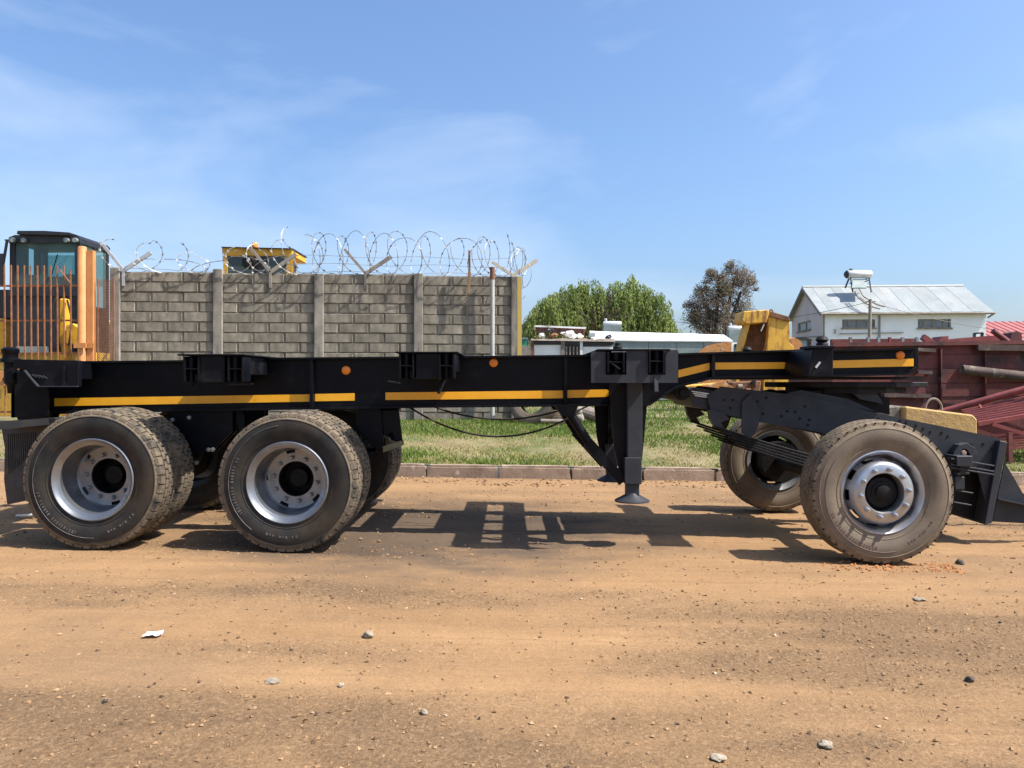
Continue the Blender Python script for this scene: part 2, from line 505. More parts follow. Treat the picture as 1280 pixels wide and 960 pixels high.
xs = np.concatenate([np.linspace(-400, -20, 12), np.linspace(-18, -9.2, 30), np.arange(-9, 9.01, .045), np.linspace(9.2, 18, 30), np.linspace(20, 400, 12)])
ys = np.concatenate([np.linspace(-60, 1.0, 20), np.arange(1.2, 10.56, .04)])
road = tag(grid_mesh('dirt_road', xs, ys, road_z, dirt), kind='structure')
def gravel(x, y):
    w = y + .10 * (fbm(x * .5, y * .2, .6, 3, 41) - .5) * 6 + .03 * x
    band = fbm(w * 0 + 3.7, w, 1.7, 3, 43)
    pat = fbm(x * .35, y * 1.3, 1.1, 4, 45)
    g = np.clip((band * .45 + pat * .72 - .50) / .26, 0, 1)
    return np.clip(g * (.2 + 1.1 * (fbm(x * .6, y * 1.4, 4, 4, 47))), 0, .8)
_X, _Y = np.meshgrid(xs, ys)
_a = road.data.attributes.new('gravel', 'FLOAT', 'POINT')
_a.data.foreach_set('value', gravel(_X, _Y).ravel())

m_soil = M('verge_soil', (.15, .118, .052), (.22, .175, .085), 1.6, .95, bump=.5, bscale=25, spot=((.085, .105, .025), 1.3, .45, .62), spot2=((.27, .21, .115), 2.2, .58, .75))
xs2 = np.concatenate([np.linspace(-1500, -30, 10), np.linspace(-25, 25, 120), np.linspace(30, 1500, 10)])
ys2 = np.concatenate([np.linspace(10.6, 17, 60), np.linspace(18, 80, 30), np.geomspace(90, 4000, 10)])
verge = tag(grid_mesh('grass_verge', xs2, ys2, lambda x, y: vz(x, y) + np.where(y < 40, .03 * (fbm(x, y, .8, 3, 21) - .5), 0), m_soil), kind='structure')

# kerb of separate concrete blocks
kerb = tag(empty('kerb', (0, YK0, 0)), kind='structure')
kx = -9.05
i = 0
while kx < 10.5:
    L = .985
    bm = bmesh.new()
    bmesh.ops.create_cube(bm, size=1)
    bmesh.ops.scale(bm, vec=(L - .022, YK1 - YK0, .42), verts=bm.verts)
    bmesh.ops.bevel(bm, geom=[e for e in bm.edges if all(v.co.z > .1 for v in e.verts)], offset=.03, segments=2, affect='EDGES')
    bmesh.ops.subdivide_edges(bm, edges=[e for e in bm.edges if e.calc_length() > .12], cuts=5, use_grid_fill=True)
    for v in bm.verts:
        e = abs(v.co.x) / (L / 2)
        nn = mnoise.noise(Vector((v.co.x * 7 + i * 3.1, v.co.y * 9, v.co.z * 9)))
        k = .006 + (.035 if e > .8 and nn > .1 else 0)
        v.co += Vector((nn * k, abs(nn) * k * .7, -abs(nn) * k))
    me = bpy.data.meshes.new('kerb_stone'); bm.to_mesh(me); bm.free()
    me.materials.append(m_kerb); me.shade_smooth(); me.set_sharp_from_angle(angle=R(35))
    o = bpy.data.objects.new('kerb_stone', me); col.objects.link(o); o.parent = kerb
    cx = kx + L / 2
    o.location = (cx, (YK1 - YK0) / 2 + random.uniform(-.008, .008), float(gz(cx)) + .178 - .21 + random.uniform(-.006, .006))
    o.rotation_euler = (0, math.atan(.0142) + R(random.uniform(-.3, .3)), R(random.uniform(-.4, .4)))
    kx += L; i += 1

# grass
def tri_mesh(name, co, tint, mat, nper):
    nb = len(co) // nper
    me = bpy.data.meshes.new(name)
    me.vertices.add(len(co)); me.vertices.foreach_set('co', co.ravel())
    me.loops.add(len(co)); me.loops.foreach_set('vertex_index', np.arange(len(co)))
    me.polygons.add(nb); me.polygons.foreach_set('loop_start', np.arange(nb) * nper)
    me.update(calc_edges=True)
    at = me.attributes.new('tint', 'FLOAT_COLOR', 'POINT')
    c4 = np.ones((len(co), 4)); c4[:, :3] = np.repeat(tint, nper, 0)
    at.data.foreach_set('color', c4.ravel())
    me.materials.append(mat)
    return me

def grass(n, x0, x1, y0, y1, hh):
    x = rng.uniform(x0, x1, n); y = y0 + (y1 - y0) * rng.random(n) ** 1.25
    d = fbm(x, y, .55, 4, 31)
    d2 = fbm(x, y, 2.2, 3, 33)
    keep = (d * .6 + d2 * .4 + rng.normal(0, .09, n)) > .37
    x, y, d, d2 = x[keep], y[keep], d[keep], d2[keep]
    n = len(x)
    z = vz(x, y) - .01
    g = np.clip((d - .36) / .24 + rng.normal(0, .28, n) + np.clip((y - 14.2) / 2.5, 0, .7) + np.clip((x - 1.5) / 6, 0, .35) + .14, 0, 1)
    h = hh * rng.uniform(.45, 1.25, n) * (.65 + .7 * g)
    a = rng.uniform(0, 2 * np.pi, n); w = .0045 + .0045 * rng.random(n) + y * .00018
    lean = rng.uniform(.2, 1.1, n) * h; la = rng.uniform(0, 2 * np.pi, n)
    dx, dy = np.cos(a) * w, np.sin(a) * w
    p0 = np.stack([x - dx, y - dy, z], -1); p1 = np.stack([x + dx, y + dy, z], -1)
    tip = np.stack([x + np.cos(la) * lean, y + np.sin(la) * lean, z + h], -1)
    co = np.stack([p0, p1, tip], 1).reshape(-1, 3)
    straw = np.array([.33, .26, .11]); green = np.array([.095, .155, .020]); pale = np.array([.20, .235, .05])
    t1 = np.clip(g * 2, 0, 1)[:, None]; t2 = np.clip(g * 2 - 1, 0, 1)[:, None]
    c = (straw * (1 - t1) + pale * t1) * (1 - t2) + green * t2
    c *= rng.uniform(.7, 1.25, n)[:, None]
    return co, c
A = grass(150000, -9.5, 13, YK1 + .03, 16.6, .055)
B = grass(30000, -3, 22, 16.6, 34, .10)
gm = tri_mesh('verge_grass', np.concatenate([A[0], B[0]]), np.concatenate([A[1], B[1]]), m_grass, 3)
go = bpy.data.objects.new('verge_grass', gm); col.objects.link(go)
tag(go, 'short patchy green and straw coloured grass on the verge behind the kerb', 'grass', kind='stuff')

# loose grit on the road
def stones(n, xr, yr, smin, smax, p=2.5, seed=1):
    r_ = np.random.default_rng(seed)
    octa = np.array([(1, 0, 0), (-1, 0, 0), (0, 1, 0), (0, -1, 0), (0, 0, 1), (0, 0, -1)], float)
    fc = np.array([(0, 2, 4), (2, 1, 4), (1, 3, 4), (3, 0, 4), (2, 0, 5), (1, 2, 5), (3, 1, 5), (0, 3, 5)])
    x = r_.uniform(*xr, n); y = r_.uniform(*yr, n)
    kp = r_.random(n) < .25 + gravel(x, y) if seed < 3 else np.ones(n, bool)
    x, y = x[kp], y[kp]; n = len(x)
    s = smin + (smax - smin) * r_.random(n) ** p
    v = octa[None] * r_.uniform(.6, 1.3, (n, 6, 1)) * s[:, None, None] * np.array([1, 1, .6]) + r_.normal(0, .18, (n, 6, 3)) * s[:, None, None]
    a = r_.uniform(0, 6.28, n); ca, sa = np.cos(a)[:, None], np.sin(a)[:, None]
    vx = v[..., 0] * ca - v[..., 1] * sa; vy = v[..., 0] * sa + v[..., 1] * ca
    z = road_z(x, y)
    v = np.stack([vx + x[:, None], vy + y[:, None], v[..., 2] + (z + s * .25)[:, None]], -1)
    co = v[:, fc].reshape(-1, 3)
    base = np.array([(.24, .14, .07), (.32, .205, .11), (.12, .075, .042), (.42, .33, .235), (.05, .042, .035)])[r_.choice(5, n, p=[.54, .26, .17, .01, .02])]
    return co, np.repeat(base * r_.uniform(.8, 1.2, (n, 1)), 8, 0)
S1 = stones(60000, (-4.5, 4.5), (2.3, 6.2), .0014, .012, 7, 1)
S2 = stones(12000, (-7.5, 7.5), (5.5, 10.3), .004, .018, 4, 2)
S3 = stones(1500, (-6, 6.5), (9.8, 10.47), .006, .032, 3, 3)
S4 = stones(500, (2.3, 3.3), (5.55, 5.85), .004, .016, 3, 4)
S4[1][:] = np.array([.42, .17, .06]) * rng.uniform(.7, 1.2, (len(S4[1]), 1))
m_grit = M_attr('grit', .9)
gm = tri_mesh('road_grit', np.concatenate([S1[0], S2[0], S3[0], S4[0]]), np.concatenate([S1[1], S2[1], S3[1], S4[1]]), m_grit, 3)
go = bpy.data.objects.new('road_grit', gm); col.objects.link(go)
tag(go, 'loose grit and pebbles scattered over the brown dirt road', 'gravel', kind='stuff')

#@@SETTING_END
# ------------------------------------------------------------------ wheels (meshes made once, shared)
def tyre_mesh(name, mats, lug=True):
    b = MB()
    half = [(.287, .100), (.296, .116), (.318, .124), (.345, .131), (.348, .137), (.352, .134), (.385, .146), (.420, .152), (.455, .150), (.478, .145), (.482, .148), (.486, .143), (.505, .137), (.520, .124)]
    prof = [(r, -y) for r, y in half] + [(.523, -.06), (.524, 0), (.523, .06)] + [(r, y) for r, y in reversed(half)]
    nseg = 72
    b.lathe(prof, n=nseg)
    ntread = range(len(half) - 3, len(half) + 5)
    for k, fi in enumerate(range(len(b.f))):
        b.m[fi] = 1 if (fi // nseg) in ntread else 0
    rows = [(-.140, -.080), (-.070, -.028), (-.021, .021), (.028, .070), (.080, .140)] if lug else \
           [(-.136, -.084), (-.076, -.030), (-.022, .022), (.030, .076), (.084, .136)]
    N = 46 if lug else 70
    gap = .20 if lug else .08
    for j, (y0, y1) in enumerate(rows):
        for i in range(N):
            ph = .5 * (j % 2)
            a0 = 2 * math.pi * (i + ph + gap / 2) / N
            a1 = 2 * math.pi * (i + ph + 1 - gap / 2) / N
            am = (a0 + a1) / 2
            rt = .5385 if abs(j - 2) < 2 else .5365
            vs = []
            for a in (a0, am, a1):
                ca, sa = math.cos(a), math.sin(a)
                for y, rr0 in ((y0, .504 if (j == 0) else .515), (y1, .504 if (j == 4) else .515)):
                    vs.append((ca * rr0, y, sa * rr0))
                for y in (y0, y1):
                    sh = .010 if ((j == 0 and y == y0) or (j == 4 and y == y1)) else 0
                    vs.append((ca * (rt - sh), y + (0 if not sh else (.006 if y < 0 else -.006)), sa * (rt - sh)))
            fs = []
            for q in (0, 4):
                fs += [(q + 2, q + 3, q + 7, q + 6), (q, q + 2, q + 6, q + 4), (q + 1, q + 5, q + 7, q + 3)]
            fs += [(0, 1, 3, 2), (8, 10, 11, 9)]
            b.add(vs, fs, 1)
    if not lug:
        for sy in (-1, 1):
            for i in range(44):
                a = 2 * math.pi * (i + .3) / 44
                for rr0, yy, sz in ((.5225, .1345, .007),):
                    c = Vector((rr0 * math.cos(a), sy * yy, rr0 * math.sin(a)))
                    b.lathe([(0, -.006), (sz, -.006), (sz, .006), (0, .006)], c, 6, mi=2)
    return b.mesh(name, mats, 38)

ME_TYRE = tyre_mesh('tyre', [m_rubber, m_tread], True)
ME_TYRE2 = tyre_mesh('tyre', [m_rubber2, m_tread2, m_hub], False)

b = MB()                                   # deep dish rim of the outer dual
b.lathe([(.290, -.100), (.314, -.120), (.317, -.131), (.309, -.137), (.300, -.130), (.290, -.116), (.276, -.108), (.264, -.100), (.259, -.06), (.254, .02), (.250, .07), (.243, .095)], n=72)
slots = lambda i, k: i == 1 and (k % 12) in (0, 1, 2)
b.lathe([(.243, .095), (.232, .108), (.208, .112), (.140, .112), (.138, .125)], n=60, skip=slots)
b.lathe([(.290, .100), (.262, .10), (.254, .04)], n=48)
ME_RIM = b.mesh('rim', m_rim, 40)
b = MB()                                   # inner dual rim, seen only from behind
b.lathe([(.290, -.10), (.314, -.12), (.310, -.136), (.290, -.115), (.262, -.10), (.250, -.08), (.24, -.07), (.14, -.07)], n=48)
b.lathe([(.290, .100), (.314, .12), (.310, .136), (.290, .115), (.262, .10), (.250, .0)], n=48)
ME_RIMIN = b.mesh('rim', m_rim, 40)
b = MB()                                   # front rim with raised bolt ring
b.lathe([(.290, -.095), (.312, -.112), (.316, -.124), (.308, -.130), (.300, -.122), (.290, -.108), (.280, -.098), (.274, -.070), (.270, -.045)], n=72)
b.lathe([(.270, -.045), (.262, -.062), (.243, -.100), (.230, -.128), (.220, -.144), (.208, -.151), (.150, -.153), (.145, -.146), (.145, -.05)], n=60,
        skip=lambda i, k: i == 1 and (k % 6) in (0, 1, 2))
b.lathe([(.290, .100), (.314, .12), (.310, .136), (.290, .115), (.262, .10), (.255, -.03)], n=48)
ME_RIMF = b.mesh('rim', m_rim2, 40)
b = MB()
b.lathe([(.137, .125), (.137, .30), (.07, .30), (.07, .19), (.0, .188)], n=36)
ME_HUB = b.mesh('hub', m_hub, 40)
b = MB()
b.lathe([(.143, -.06), (.118, -.075), (.112, -.105), (.085, -.112), (.080, -.120), (.058, -.122), (.054, -.140), (.034, -.146), (0, -.147)], n=36)
b.lathe([(.24, -.03), (.20, .02), (.20, .10), (.0, .10)], n=36)
ME_HUBF = b.mesh('hub', m_hub, 40)
b = MB(); b.lathe([(.0165, 0), (.0165, -.018), (.011, -.024), (.010, -.036), (.0, -.037)], n=6)
ME_NUT = b.mesh('wheel_nut', m_nut)
b = MB(); b.lathe([(.020, 0), (.020, -.006), (.0155, -.007), (.0155, -.026), (.010, -.028), (.010, -.042), (.0, -.043)], n=8)
ME_NUTF = b.mesh('wheel_nut', m_rim2)
# raised marks moulded into the sidewall
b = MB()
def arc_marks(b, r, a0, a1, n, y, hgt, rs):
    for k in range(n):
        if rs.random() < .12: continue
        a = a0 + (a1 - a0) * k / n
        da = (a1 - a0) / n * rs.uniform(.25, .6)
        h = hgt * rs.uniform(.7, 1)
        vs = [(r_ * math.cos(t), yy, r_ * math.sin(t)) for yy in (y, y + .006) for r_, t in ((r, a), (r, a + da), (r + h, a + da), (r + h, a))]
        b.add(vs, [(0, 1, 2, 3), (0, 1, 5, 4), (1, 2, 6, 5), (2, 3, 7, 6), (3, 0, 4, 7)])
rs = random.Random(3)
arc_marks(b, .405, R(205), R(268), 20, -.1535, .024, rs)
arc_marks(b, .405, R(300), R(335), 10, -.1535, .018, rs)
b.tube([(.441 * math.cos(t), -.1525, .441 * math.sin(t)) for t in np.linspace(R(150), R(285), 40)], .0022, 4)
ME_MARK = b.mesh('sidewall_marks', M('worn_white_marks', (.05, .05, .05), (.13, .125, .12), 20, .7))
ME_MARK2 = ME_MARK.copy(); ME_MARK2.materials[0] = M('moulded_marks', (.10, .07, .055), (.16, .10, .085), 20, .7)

def wheel(parent, loc, kind, spin=0., flip=False, nuts=True, marks=True, label=None):
    w = empty('wheel', loc, parent)
    w.rotation_euler = (0, spin, math.pi if flip else 0)
    if label: w['label'] = label
    def ch(name, me, l=(0, 0, 0)):
        o = bpy.data.objects.new(name, me); col.objects.link(o); o.parent = w; o.location = l
        return o
    ch('tyre', ME_TYRE2 if kind == 'front' else ME_TYRE)
    if kind == 'outer':
        ch('rim', ME_RIM); ch('hub', ME_HUB)
        if nuts:
            for k in range(10):
                a = 2 * math.pi * (k + .2) / 10
                ch('wheel_nut', ME_NUT, (.172 * math.cos(a), .111, .172 * math.sin(a)))
    elif kind == 'inner':
        ch('rim', ME_RIMIN)
    else:
        ch('rim', ME_RIMF); ch('hub', ME_HUBF)
        if nuts:
            for k in range(10):
                a = 2 * math.pi * (k + .3) / 10
                ch('wheel_nut', ME_NUTF, (.180 * math.cos(a), -.1525, .180 * math.sin(a)))
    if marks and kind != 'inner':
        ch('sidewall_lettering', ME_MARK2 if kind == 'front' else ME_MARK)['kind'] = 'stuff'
    return w

# ------------------------------------------------------------------ the skeletal trailer
tr = thing('skeletal_trailer', (-.2, 7.07, 0), 'long black skeletal container trailer with yellow side stripes parked across the dirt road', 'trailer')
ZB = 6.5
TOP = [(20, 452), (327, 449.2), (328, 447), (560, 445.2), (740, 443.2), (848, 441.5), (891, 440.2), (989, 437.2), (1020, 435), (1042, 437), (1147, 434.5)]
BOT = [(1147, 460.5), (1135, 468.5), (1013, 471.5), (957, 471.5), (893, 473), (845, 485), (812, 507), (540, 509.5), (62, 516.5), (20, 517)]
def px2(poly, Z=ZB): return [(P(x, y, Z).x, P(x, y, Z).z) for x, y in poly]
def strip(b, pts, t, y0, y1):              # flange following a polyline (x, z), thickness t downwards
    n = len(pts)
    up = [(x, z) for x, z in pts]; dn = [(x, z - t) for x, z in reversed(pts)]
    for i in range(n - 1):
        (xa, za), (xb, zb) = pts[i], pts[i + 1]
        b.prism([(xa, za), (xb, zb), (xb, zb - t), (xa, za - t)], y0, y1)
b = MB()
b.prism(px2(TOP + BOT), 6.56, 6.574)
beam = b.build('main_beam', m_black, tr)
b = MB(); strip(b, px2(TOP), .016, 6.50, 6.636); fl = b.build('top_flange', m_black, beam, norm=True)
b = MB(); strip(b, [(x, z + .0165) for x, z in px2(list(reversed(BOT)))], .018, 6.498, 6.638); fl2 = b.build('bottom_flange', m_black, beam)
ribs = []
for x, y0, y1 in ((389, 449, 511), (707, 446, 505), (892, 442.5, 471)):
    b = MB(); b.bpx(x - 2.2, y0, x + 2.2, y1, 6.505, 6.5595); ribs.append(b.build('stiffener', m_black, beam, bevel=.002))
far = copy_part(beam, dy=1.0)
for o in (fl, fl2, *ribs):
    c = o.copy(); col.objects.link(c); c.parent = far
# painted reflective stripes on the near beam
for x0, ya, yb, x1, yc, yd, rnd_ in ((63, 498, 508, 386.3, 493, 502.2, 0), (391.7, 492.6, 501.8, 441.5, 491.6, 501, 0), (480.5, 490.8, 500.2, 704.3, 488.2, 498, 0),
                         (709.8, 487.8, 497.6, 761, 486.8, 496.2, 1), (848, 463, 472.5, 889.3, 453.2, 462.3, 0), (894.7, 453, 461.8, 988, 452.5, 460.8, 1), (1042.5, 450.5, 460, 1146.5, 448, 457.6, 0)):
    poly = [(x0, ya), (x1, yc), (x1, yd), (x0, yb)]
    if rnd_: poly = [(x0, ya), (x1 - 1.5, yc), (x1 + .8, yc + 1.8), (x1 + .8, yd - 1.8), (x1 - 1.5, yd), (x0, yb)]
    b = MB(); b.prism(px2(poly), 6.556, 6.5598); b.build('yellow_stripe', m_stripe, tr)
for x, y in ((432.5, 463), (617, 453.5), (1125.5, 444)):
    c = P(x, y, 6.55)
    b = MB(); b.lathe([(.037, .01), (.037, -.003), (.034, -.006), (.02, -.009), (0, -.010)], c, 20)
    b.build('marker_lamp', m_lamp, tr, 50)
# cross members
for x, y0, y1 in ((60, 460, 505), (215, 465, 508), (420, 460, 503), (600, 455, 500), (700, 455, 500), (930, 446, 466), (1100, 440, 465)):
    q0, q1 = P(x, y0, ZB), P(x, y1, ZB)
    b = MB(); b.box(q0.x - .04, q0.x + .04, 6.576, 7.558, q1.z, q0.z)
    b.build('cross_member', m_under, tr)
b = MB(); b.bpx(1143, 436, 1148.5, 460, 6.575, 7.56); b.build('end_plate', m_black, tr, bevel=.003)

# twist-lock bolsters across the deck
YN, YF = 5.90, 8.24
def lock(par, x, y0, y1, w=20, Z=YN, handle=None):
    t = empty('twist_lock', P(x, y1, Z), par)
    b = MB()
    b.bpx(x - w / 2, y0, x - w / 2 + 2.5, y1, Z - .012, Z + .16)
    b.bpx(x + w / 2 - 2.5, y0, x + w / 2, y1, Z - .012, Z + .16)
    b.bpx(x - w / 2, y0 + (y1 - y0) * .46, x + w / 2, y0 + (y1 - y0) * .52, Z - .006, Z + .16)
    b.build('housing', m_black, t, bevel=.003)
    c = P(x, 0, Z + .07); z0, z1 = P(0, y1 + 2, Z).z, P(0, y0, Z).z
    b = MB(); b.lathe([(.0, z0 - .02), (.020, z0 - .02), (.020, z0), (.040, z0), (.040, z0 + .012), (.026, z0 + .014), (.026, z0 + .11), (.036, z0 + .112), (.036, z1), (.0, z1)], (c.x, c.y, 0), 18, 'z')
    b.build('spindle', m_black, t, 40)
    if handle:
        b = MB(); b.bar(P(handle[0], handle[1], Z + .02), P(handle[2], handle[3], Z - .02), .03, .014)
        b.build('handle', handle[4] if len(handle) > 4 else m_black, t, bevel=.003)
    return t
def bolster(x0, x1, yt, yb, locks, plate=False):
    b = MB()
    xa, xb = P(x0, 0, YN).x, P(x1, 0, YN).x
    zt, zb = P(0, yt, YN).z, P(0, yb, YN).z
    if plate:
        m = xb - xa
        for u0, u1 in ((-.02, m * .24), (m * .76, m + .02)): b.box(xa + u0, xa + u1, YN - .02, YF + .02, zt - .012, zt)
        b.box(xa - .02, xb + .02, YN - .021, YN + .16, zt - .0125, zt + .0005); b.box(xa - .02, xb + .02, YF - .16, YF + .021, zt - .0125, zt + .0005)
        b.box(xa + m * .23, xa + m * .77, 6.98, 7.12, zt - .10, zt - .002)
    else:
        b.box(xa - .02, xb + .02, YN - .02, YF + .02, zt - .012, zt)
    o = b.build('bolster_top', m_black, tr, bevel=.003)
    b = MB()
    m = (xb - xa)
    if plate:
        b.box(xa + .004, xa + m * .22, YN + .17, YF - .17, zb + .10, zt - .0125); b.box(xb - m * .22, xb - .004, YN + .17, YF - .17, zb + .10, zt - .0125)
    else:
        b.box(xa + m * .30, xb - m * .30, YN + .004, YF - .004, zb, zt - .0125)
        b.box(xa + .012, xb - .012, YN + .17, YF - .17, zb + .06, zt - .0125)
    b.build('bolster_beam', m_black, o, bevel=.004)
    for l_ in locks: lock(o, *l_)
    for l_ in locks:                        # the far ends carry the same locks
        lock(o, 640 + (l_[0] - 640) * YN / (YF - .16), YH + (l_[1] - YH) * YN / (YF - .16), YH + (l_[2] - YH) * YN / (YF - .16), 20 * YN / YF, YF - .16)
    return o
bolster(226, 304, 442.6, 478, [(239, 445.5, 477, 20), (294, 445.5, 477, 20, YN, (285, 481, 316, 480.5))])
bolster(498, 570, 439.6, 474, [(508, 442, 473, 19, YN, (500, 479, 484, 477)), (558, 442, 473, 20, YN, (556, 474, 548, 492))])
bo3 = bolster(750, 834, 436.4, 478, [(770, 440, 466, 22, YN - .02, (762, 452, 775, 462)), (821, 438, 466, 20, YN - .02, (819.5, 469, 820.5, 490, m_dolly))], True)
b = MB()
b.bpx(739, 439.5, 757, 478.5, YN - .005, YN + .012); b.bpx(783, 437.8, 810, 478.5, YN - .005, YN + .012); b.bpx(832, 437.5, 847.5, 478.5, YN - .005, YN + .012)
b.bpx(757, 468.5, 783, 478.5, YN - .0048, YN + .0118); b.bpx(810, 468.5, 832, 478.5, YN - .0048, YN + .0118)
b.build('side_plate', m_dolly, bo3)
b = MB(); b.bpx(738, 440, 848, 478, YN + .155, YN + .17); b.build('back_plate', m_black, bo3)
b = MB(); q = P(772, 437, YN + .06); b.lathe([(0, -.01), (.035, -.01), (.035, .02), (.022, .03), (.022, .05), (0, .06)], q, 14, 'z'); b.build('lock_pin', m_under, bo3, 40)

# rear bolster and corner
b = MB(); b.ppx([(16, 449), (98, 450.5), (98, 483), (48, 483), (30, 462), (16, 460)], YN, YN + .05)
rb = b.build('rear_bolster', m_black, tr, bevel=.004)
q0, q1 = P(16, 449, YN), P(60, 483, YN)
b = MB(); b.box(q0.x + .02, q1.x, YN + .051, YF, q1.z + .06, q0.z - .02); b.build('bolster_beam', m_black, rb)
b = MB(); b.bar(P(31, 463, YN - .012), P(48, 483, YN - .012), .03, .008); b.bar(P(48, 483, YN - .012), P(97, 483, YN - .012), .03, .008); b.build('edge_lip', m_dolly, rb)
b = MB()
for k in range(4): b.bar(P(40 + k * 4.5, 468 + .6 * k, YN - .004), P(46 + k * 4.5, 471.5 + .6 * k, YN - .004), .01, .008)
b.build('weld_beads', m_dolly, rb)
b = MB(); b.bpx(77.5, 456, 80, 482, YN - .02, YN); b.build('web_rib', m_black, rb)
b = MB(); q = P(13, 450, YN + .1)
b.lathe([(0, -.02), (.07, -.02), (.07, .01), (.055, .014), (.055, .05), (.062, .06), (.062, .085), (.04, .1), (0, .1)], q, 20, 'z')
b.build('corner_lock', m_black, rb, 40)
b = MB(); b.lathe([(0, -.26), (.02, -.26), (.025, -.2), (.045, -.18), (.045, -.02), (0, -.02)], q, 14, 'z'); b.build('lock_shaft', m_black, rb, 40)
b = MB(); b.ppx([(14, 462), (30, 466), (60, 486), (60, 519), (14, 522)], YN + .3, YN + .32); b.bpx(14, 462, 18, 522, YN + .3, YF - .1)
b.build('rear_end_plate', m_black, tr)
b = MB(); q = P(103, 462, 6.545); b.lathe([(.035, .012), (.035, -.004), (.02, -.006), (0, -.006)], q, 16); b.build('blank_lamp', m_under, tr, 40)

# mud flap
b = MB()
b.ppx([(-2, 527), (60, 523), (60, 531), (0, 537)], YN + .02, YN + .75); b.build('mudguard_bracket', m_flap, tr)
b = MB()
pts = [(2, 536), (60, 532), (60, 620), (9, 631), (5, 600), (6, 560)]
b.ppx(pts, 6.12, 6.135)
flap = b.build('mud_flap', m_flap, tr)
for k in range(14):
    b = MB(); b.bar(P(9.5 + k * 2.6, 543 - .2 * k, 6.116), P(10.5 + k * 2.6, 592 - 2.2 * k, 6.116), .008, .006); b.build('flap_rib', m_flap, flap)

# landing legs
def leg(Z, par, near):
    k = 6.3 / Z
    t = empty('landing_leg', (P(790, 0, 6.3).x, Z, .35), par)
    def X(px): return P(px, 0, 6.3).x
    def H(py): return P(0, py, 6.3).z
    b = MB(); b.box(X(783), X(801.5), Z - .06, Z + .06, H(572), H(470)); b.build('outer_tube', m_black if not near else m_dolly, t, bevel=.004)
    b = MB(); b.box(X(779.5), X(800.5), Z - .066, Z + .066, H(604), H(571)); b.build('collar', m_dolly, t, bevel=.004)
    b = MB(); b.box(X(782), X(798), Z - .05, Z + .05, H(620), H(604)); b.build('inner_tube', m_dolly, t, bevel=.004)
    b = MB(); b.lathe([(0, H(626.5)), (.142, H(626.5)), (.142, H(625)), (.06, H(618)), (.05, H(615)), (0, H(615))], (X(790), Z, 0), 28, 'z'); b.build('foot', m_dolly, t, 40)
    b = MB(); b.prism([(X(762), H(478)), (X(783), H(478)), (X(783), H(596)), (X(776), H(596)), (X(768), H(560))], Z + .02, Z + .04)
    b.prism([(X(801), H(470)), (X(813), H(470)), (X(813), H(507)), (X(801), H(507))], Z + .0, Z + .05)
    b.prism([(X(801.2), H(507)), (X(809), H(507)), (X(803), H(575)), (X(801.2), H(575))], Z + .01, Z + .03)
    b.build('leg_bracket', m_black, t)
    b = MB(); b.tube([P(707, 508, 6.3) * 1, P(741, 561, 6.3)], .036, 12)
    b.v = [(x, y + Z - 6.3 + .02, z) for x, y, z in b.v]
    b.bar(P(735, 553, 6.3) + Vector((0, Z - 6.3 + .02, 0)), P(779, 602, 6.3) + Vector((0, Z - 6.3 + .02, 0)), .07, .085)
    b.build('diagonal_brace', m_black, t, 40)
    return t
leg(6.3, tr, True)
leg(7.6, tr, False)
b = MB(); b.box(P(786, 0, 6.3).x, P(798, 0, 6.3).x, 6.37, 7.53, P(0, 560, 6.3).z, P(0, 545, 6.3).z); b.build('leg_cross_tie', m_black, tr)
for Z in (6.28, 7.58):
    b = MB(); b.ppx([(693, 506), (724, 505), (716, 520), (702, 520)], Z, Z + .08, Zp=6.3); b.build('brace_bracket', m_black, tr)

# hanging air lines
def catenary(p0, p1, sag, n=18):
    return [p0.lerp(p1, i / n) + Vector((0, 0, -sag * 4 * (i / n) * (1 - i / n))) for i in range(n + 1)]
b = MB(); b.tube(catenary(P(506, 505, 6.9), P(716, 520, 6.9), .235), .0085, 8); b.build('air_line', m_rubber, tr, 60)
b = MB(); b.tube(catenary(P(536, 506, 7.0), P(700, 513, 7.0), .105), .0085, 8); b.build('air_line', m_rubber, tr, 60)
b = MB(); b.tube(catenary(P(712, 520, 6.9), P(742, 505, 6.9), -.01), .0075, 8); b.build('air_line', m_rubber, tr, 60)

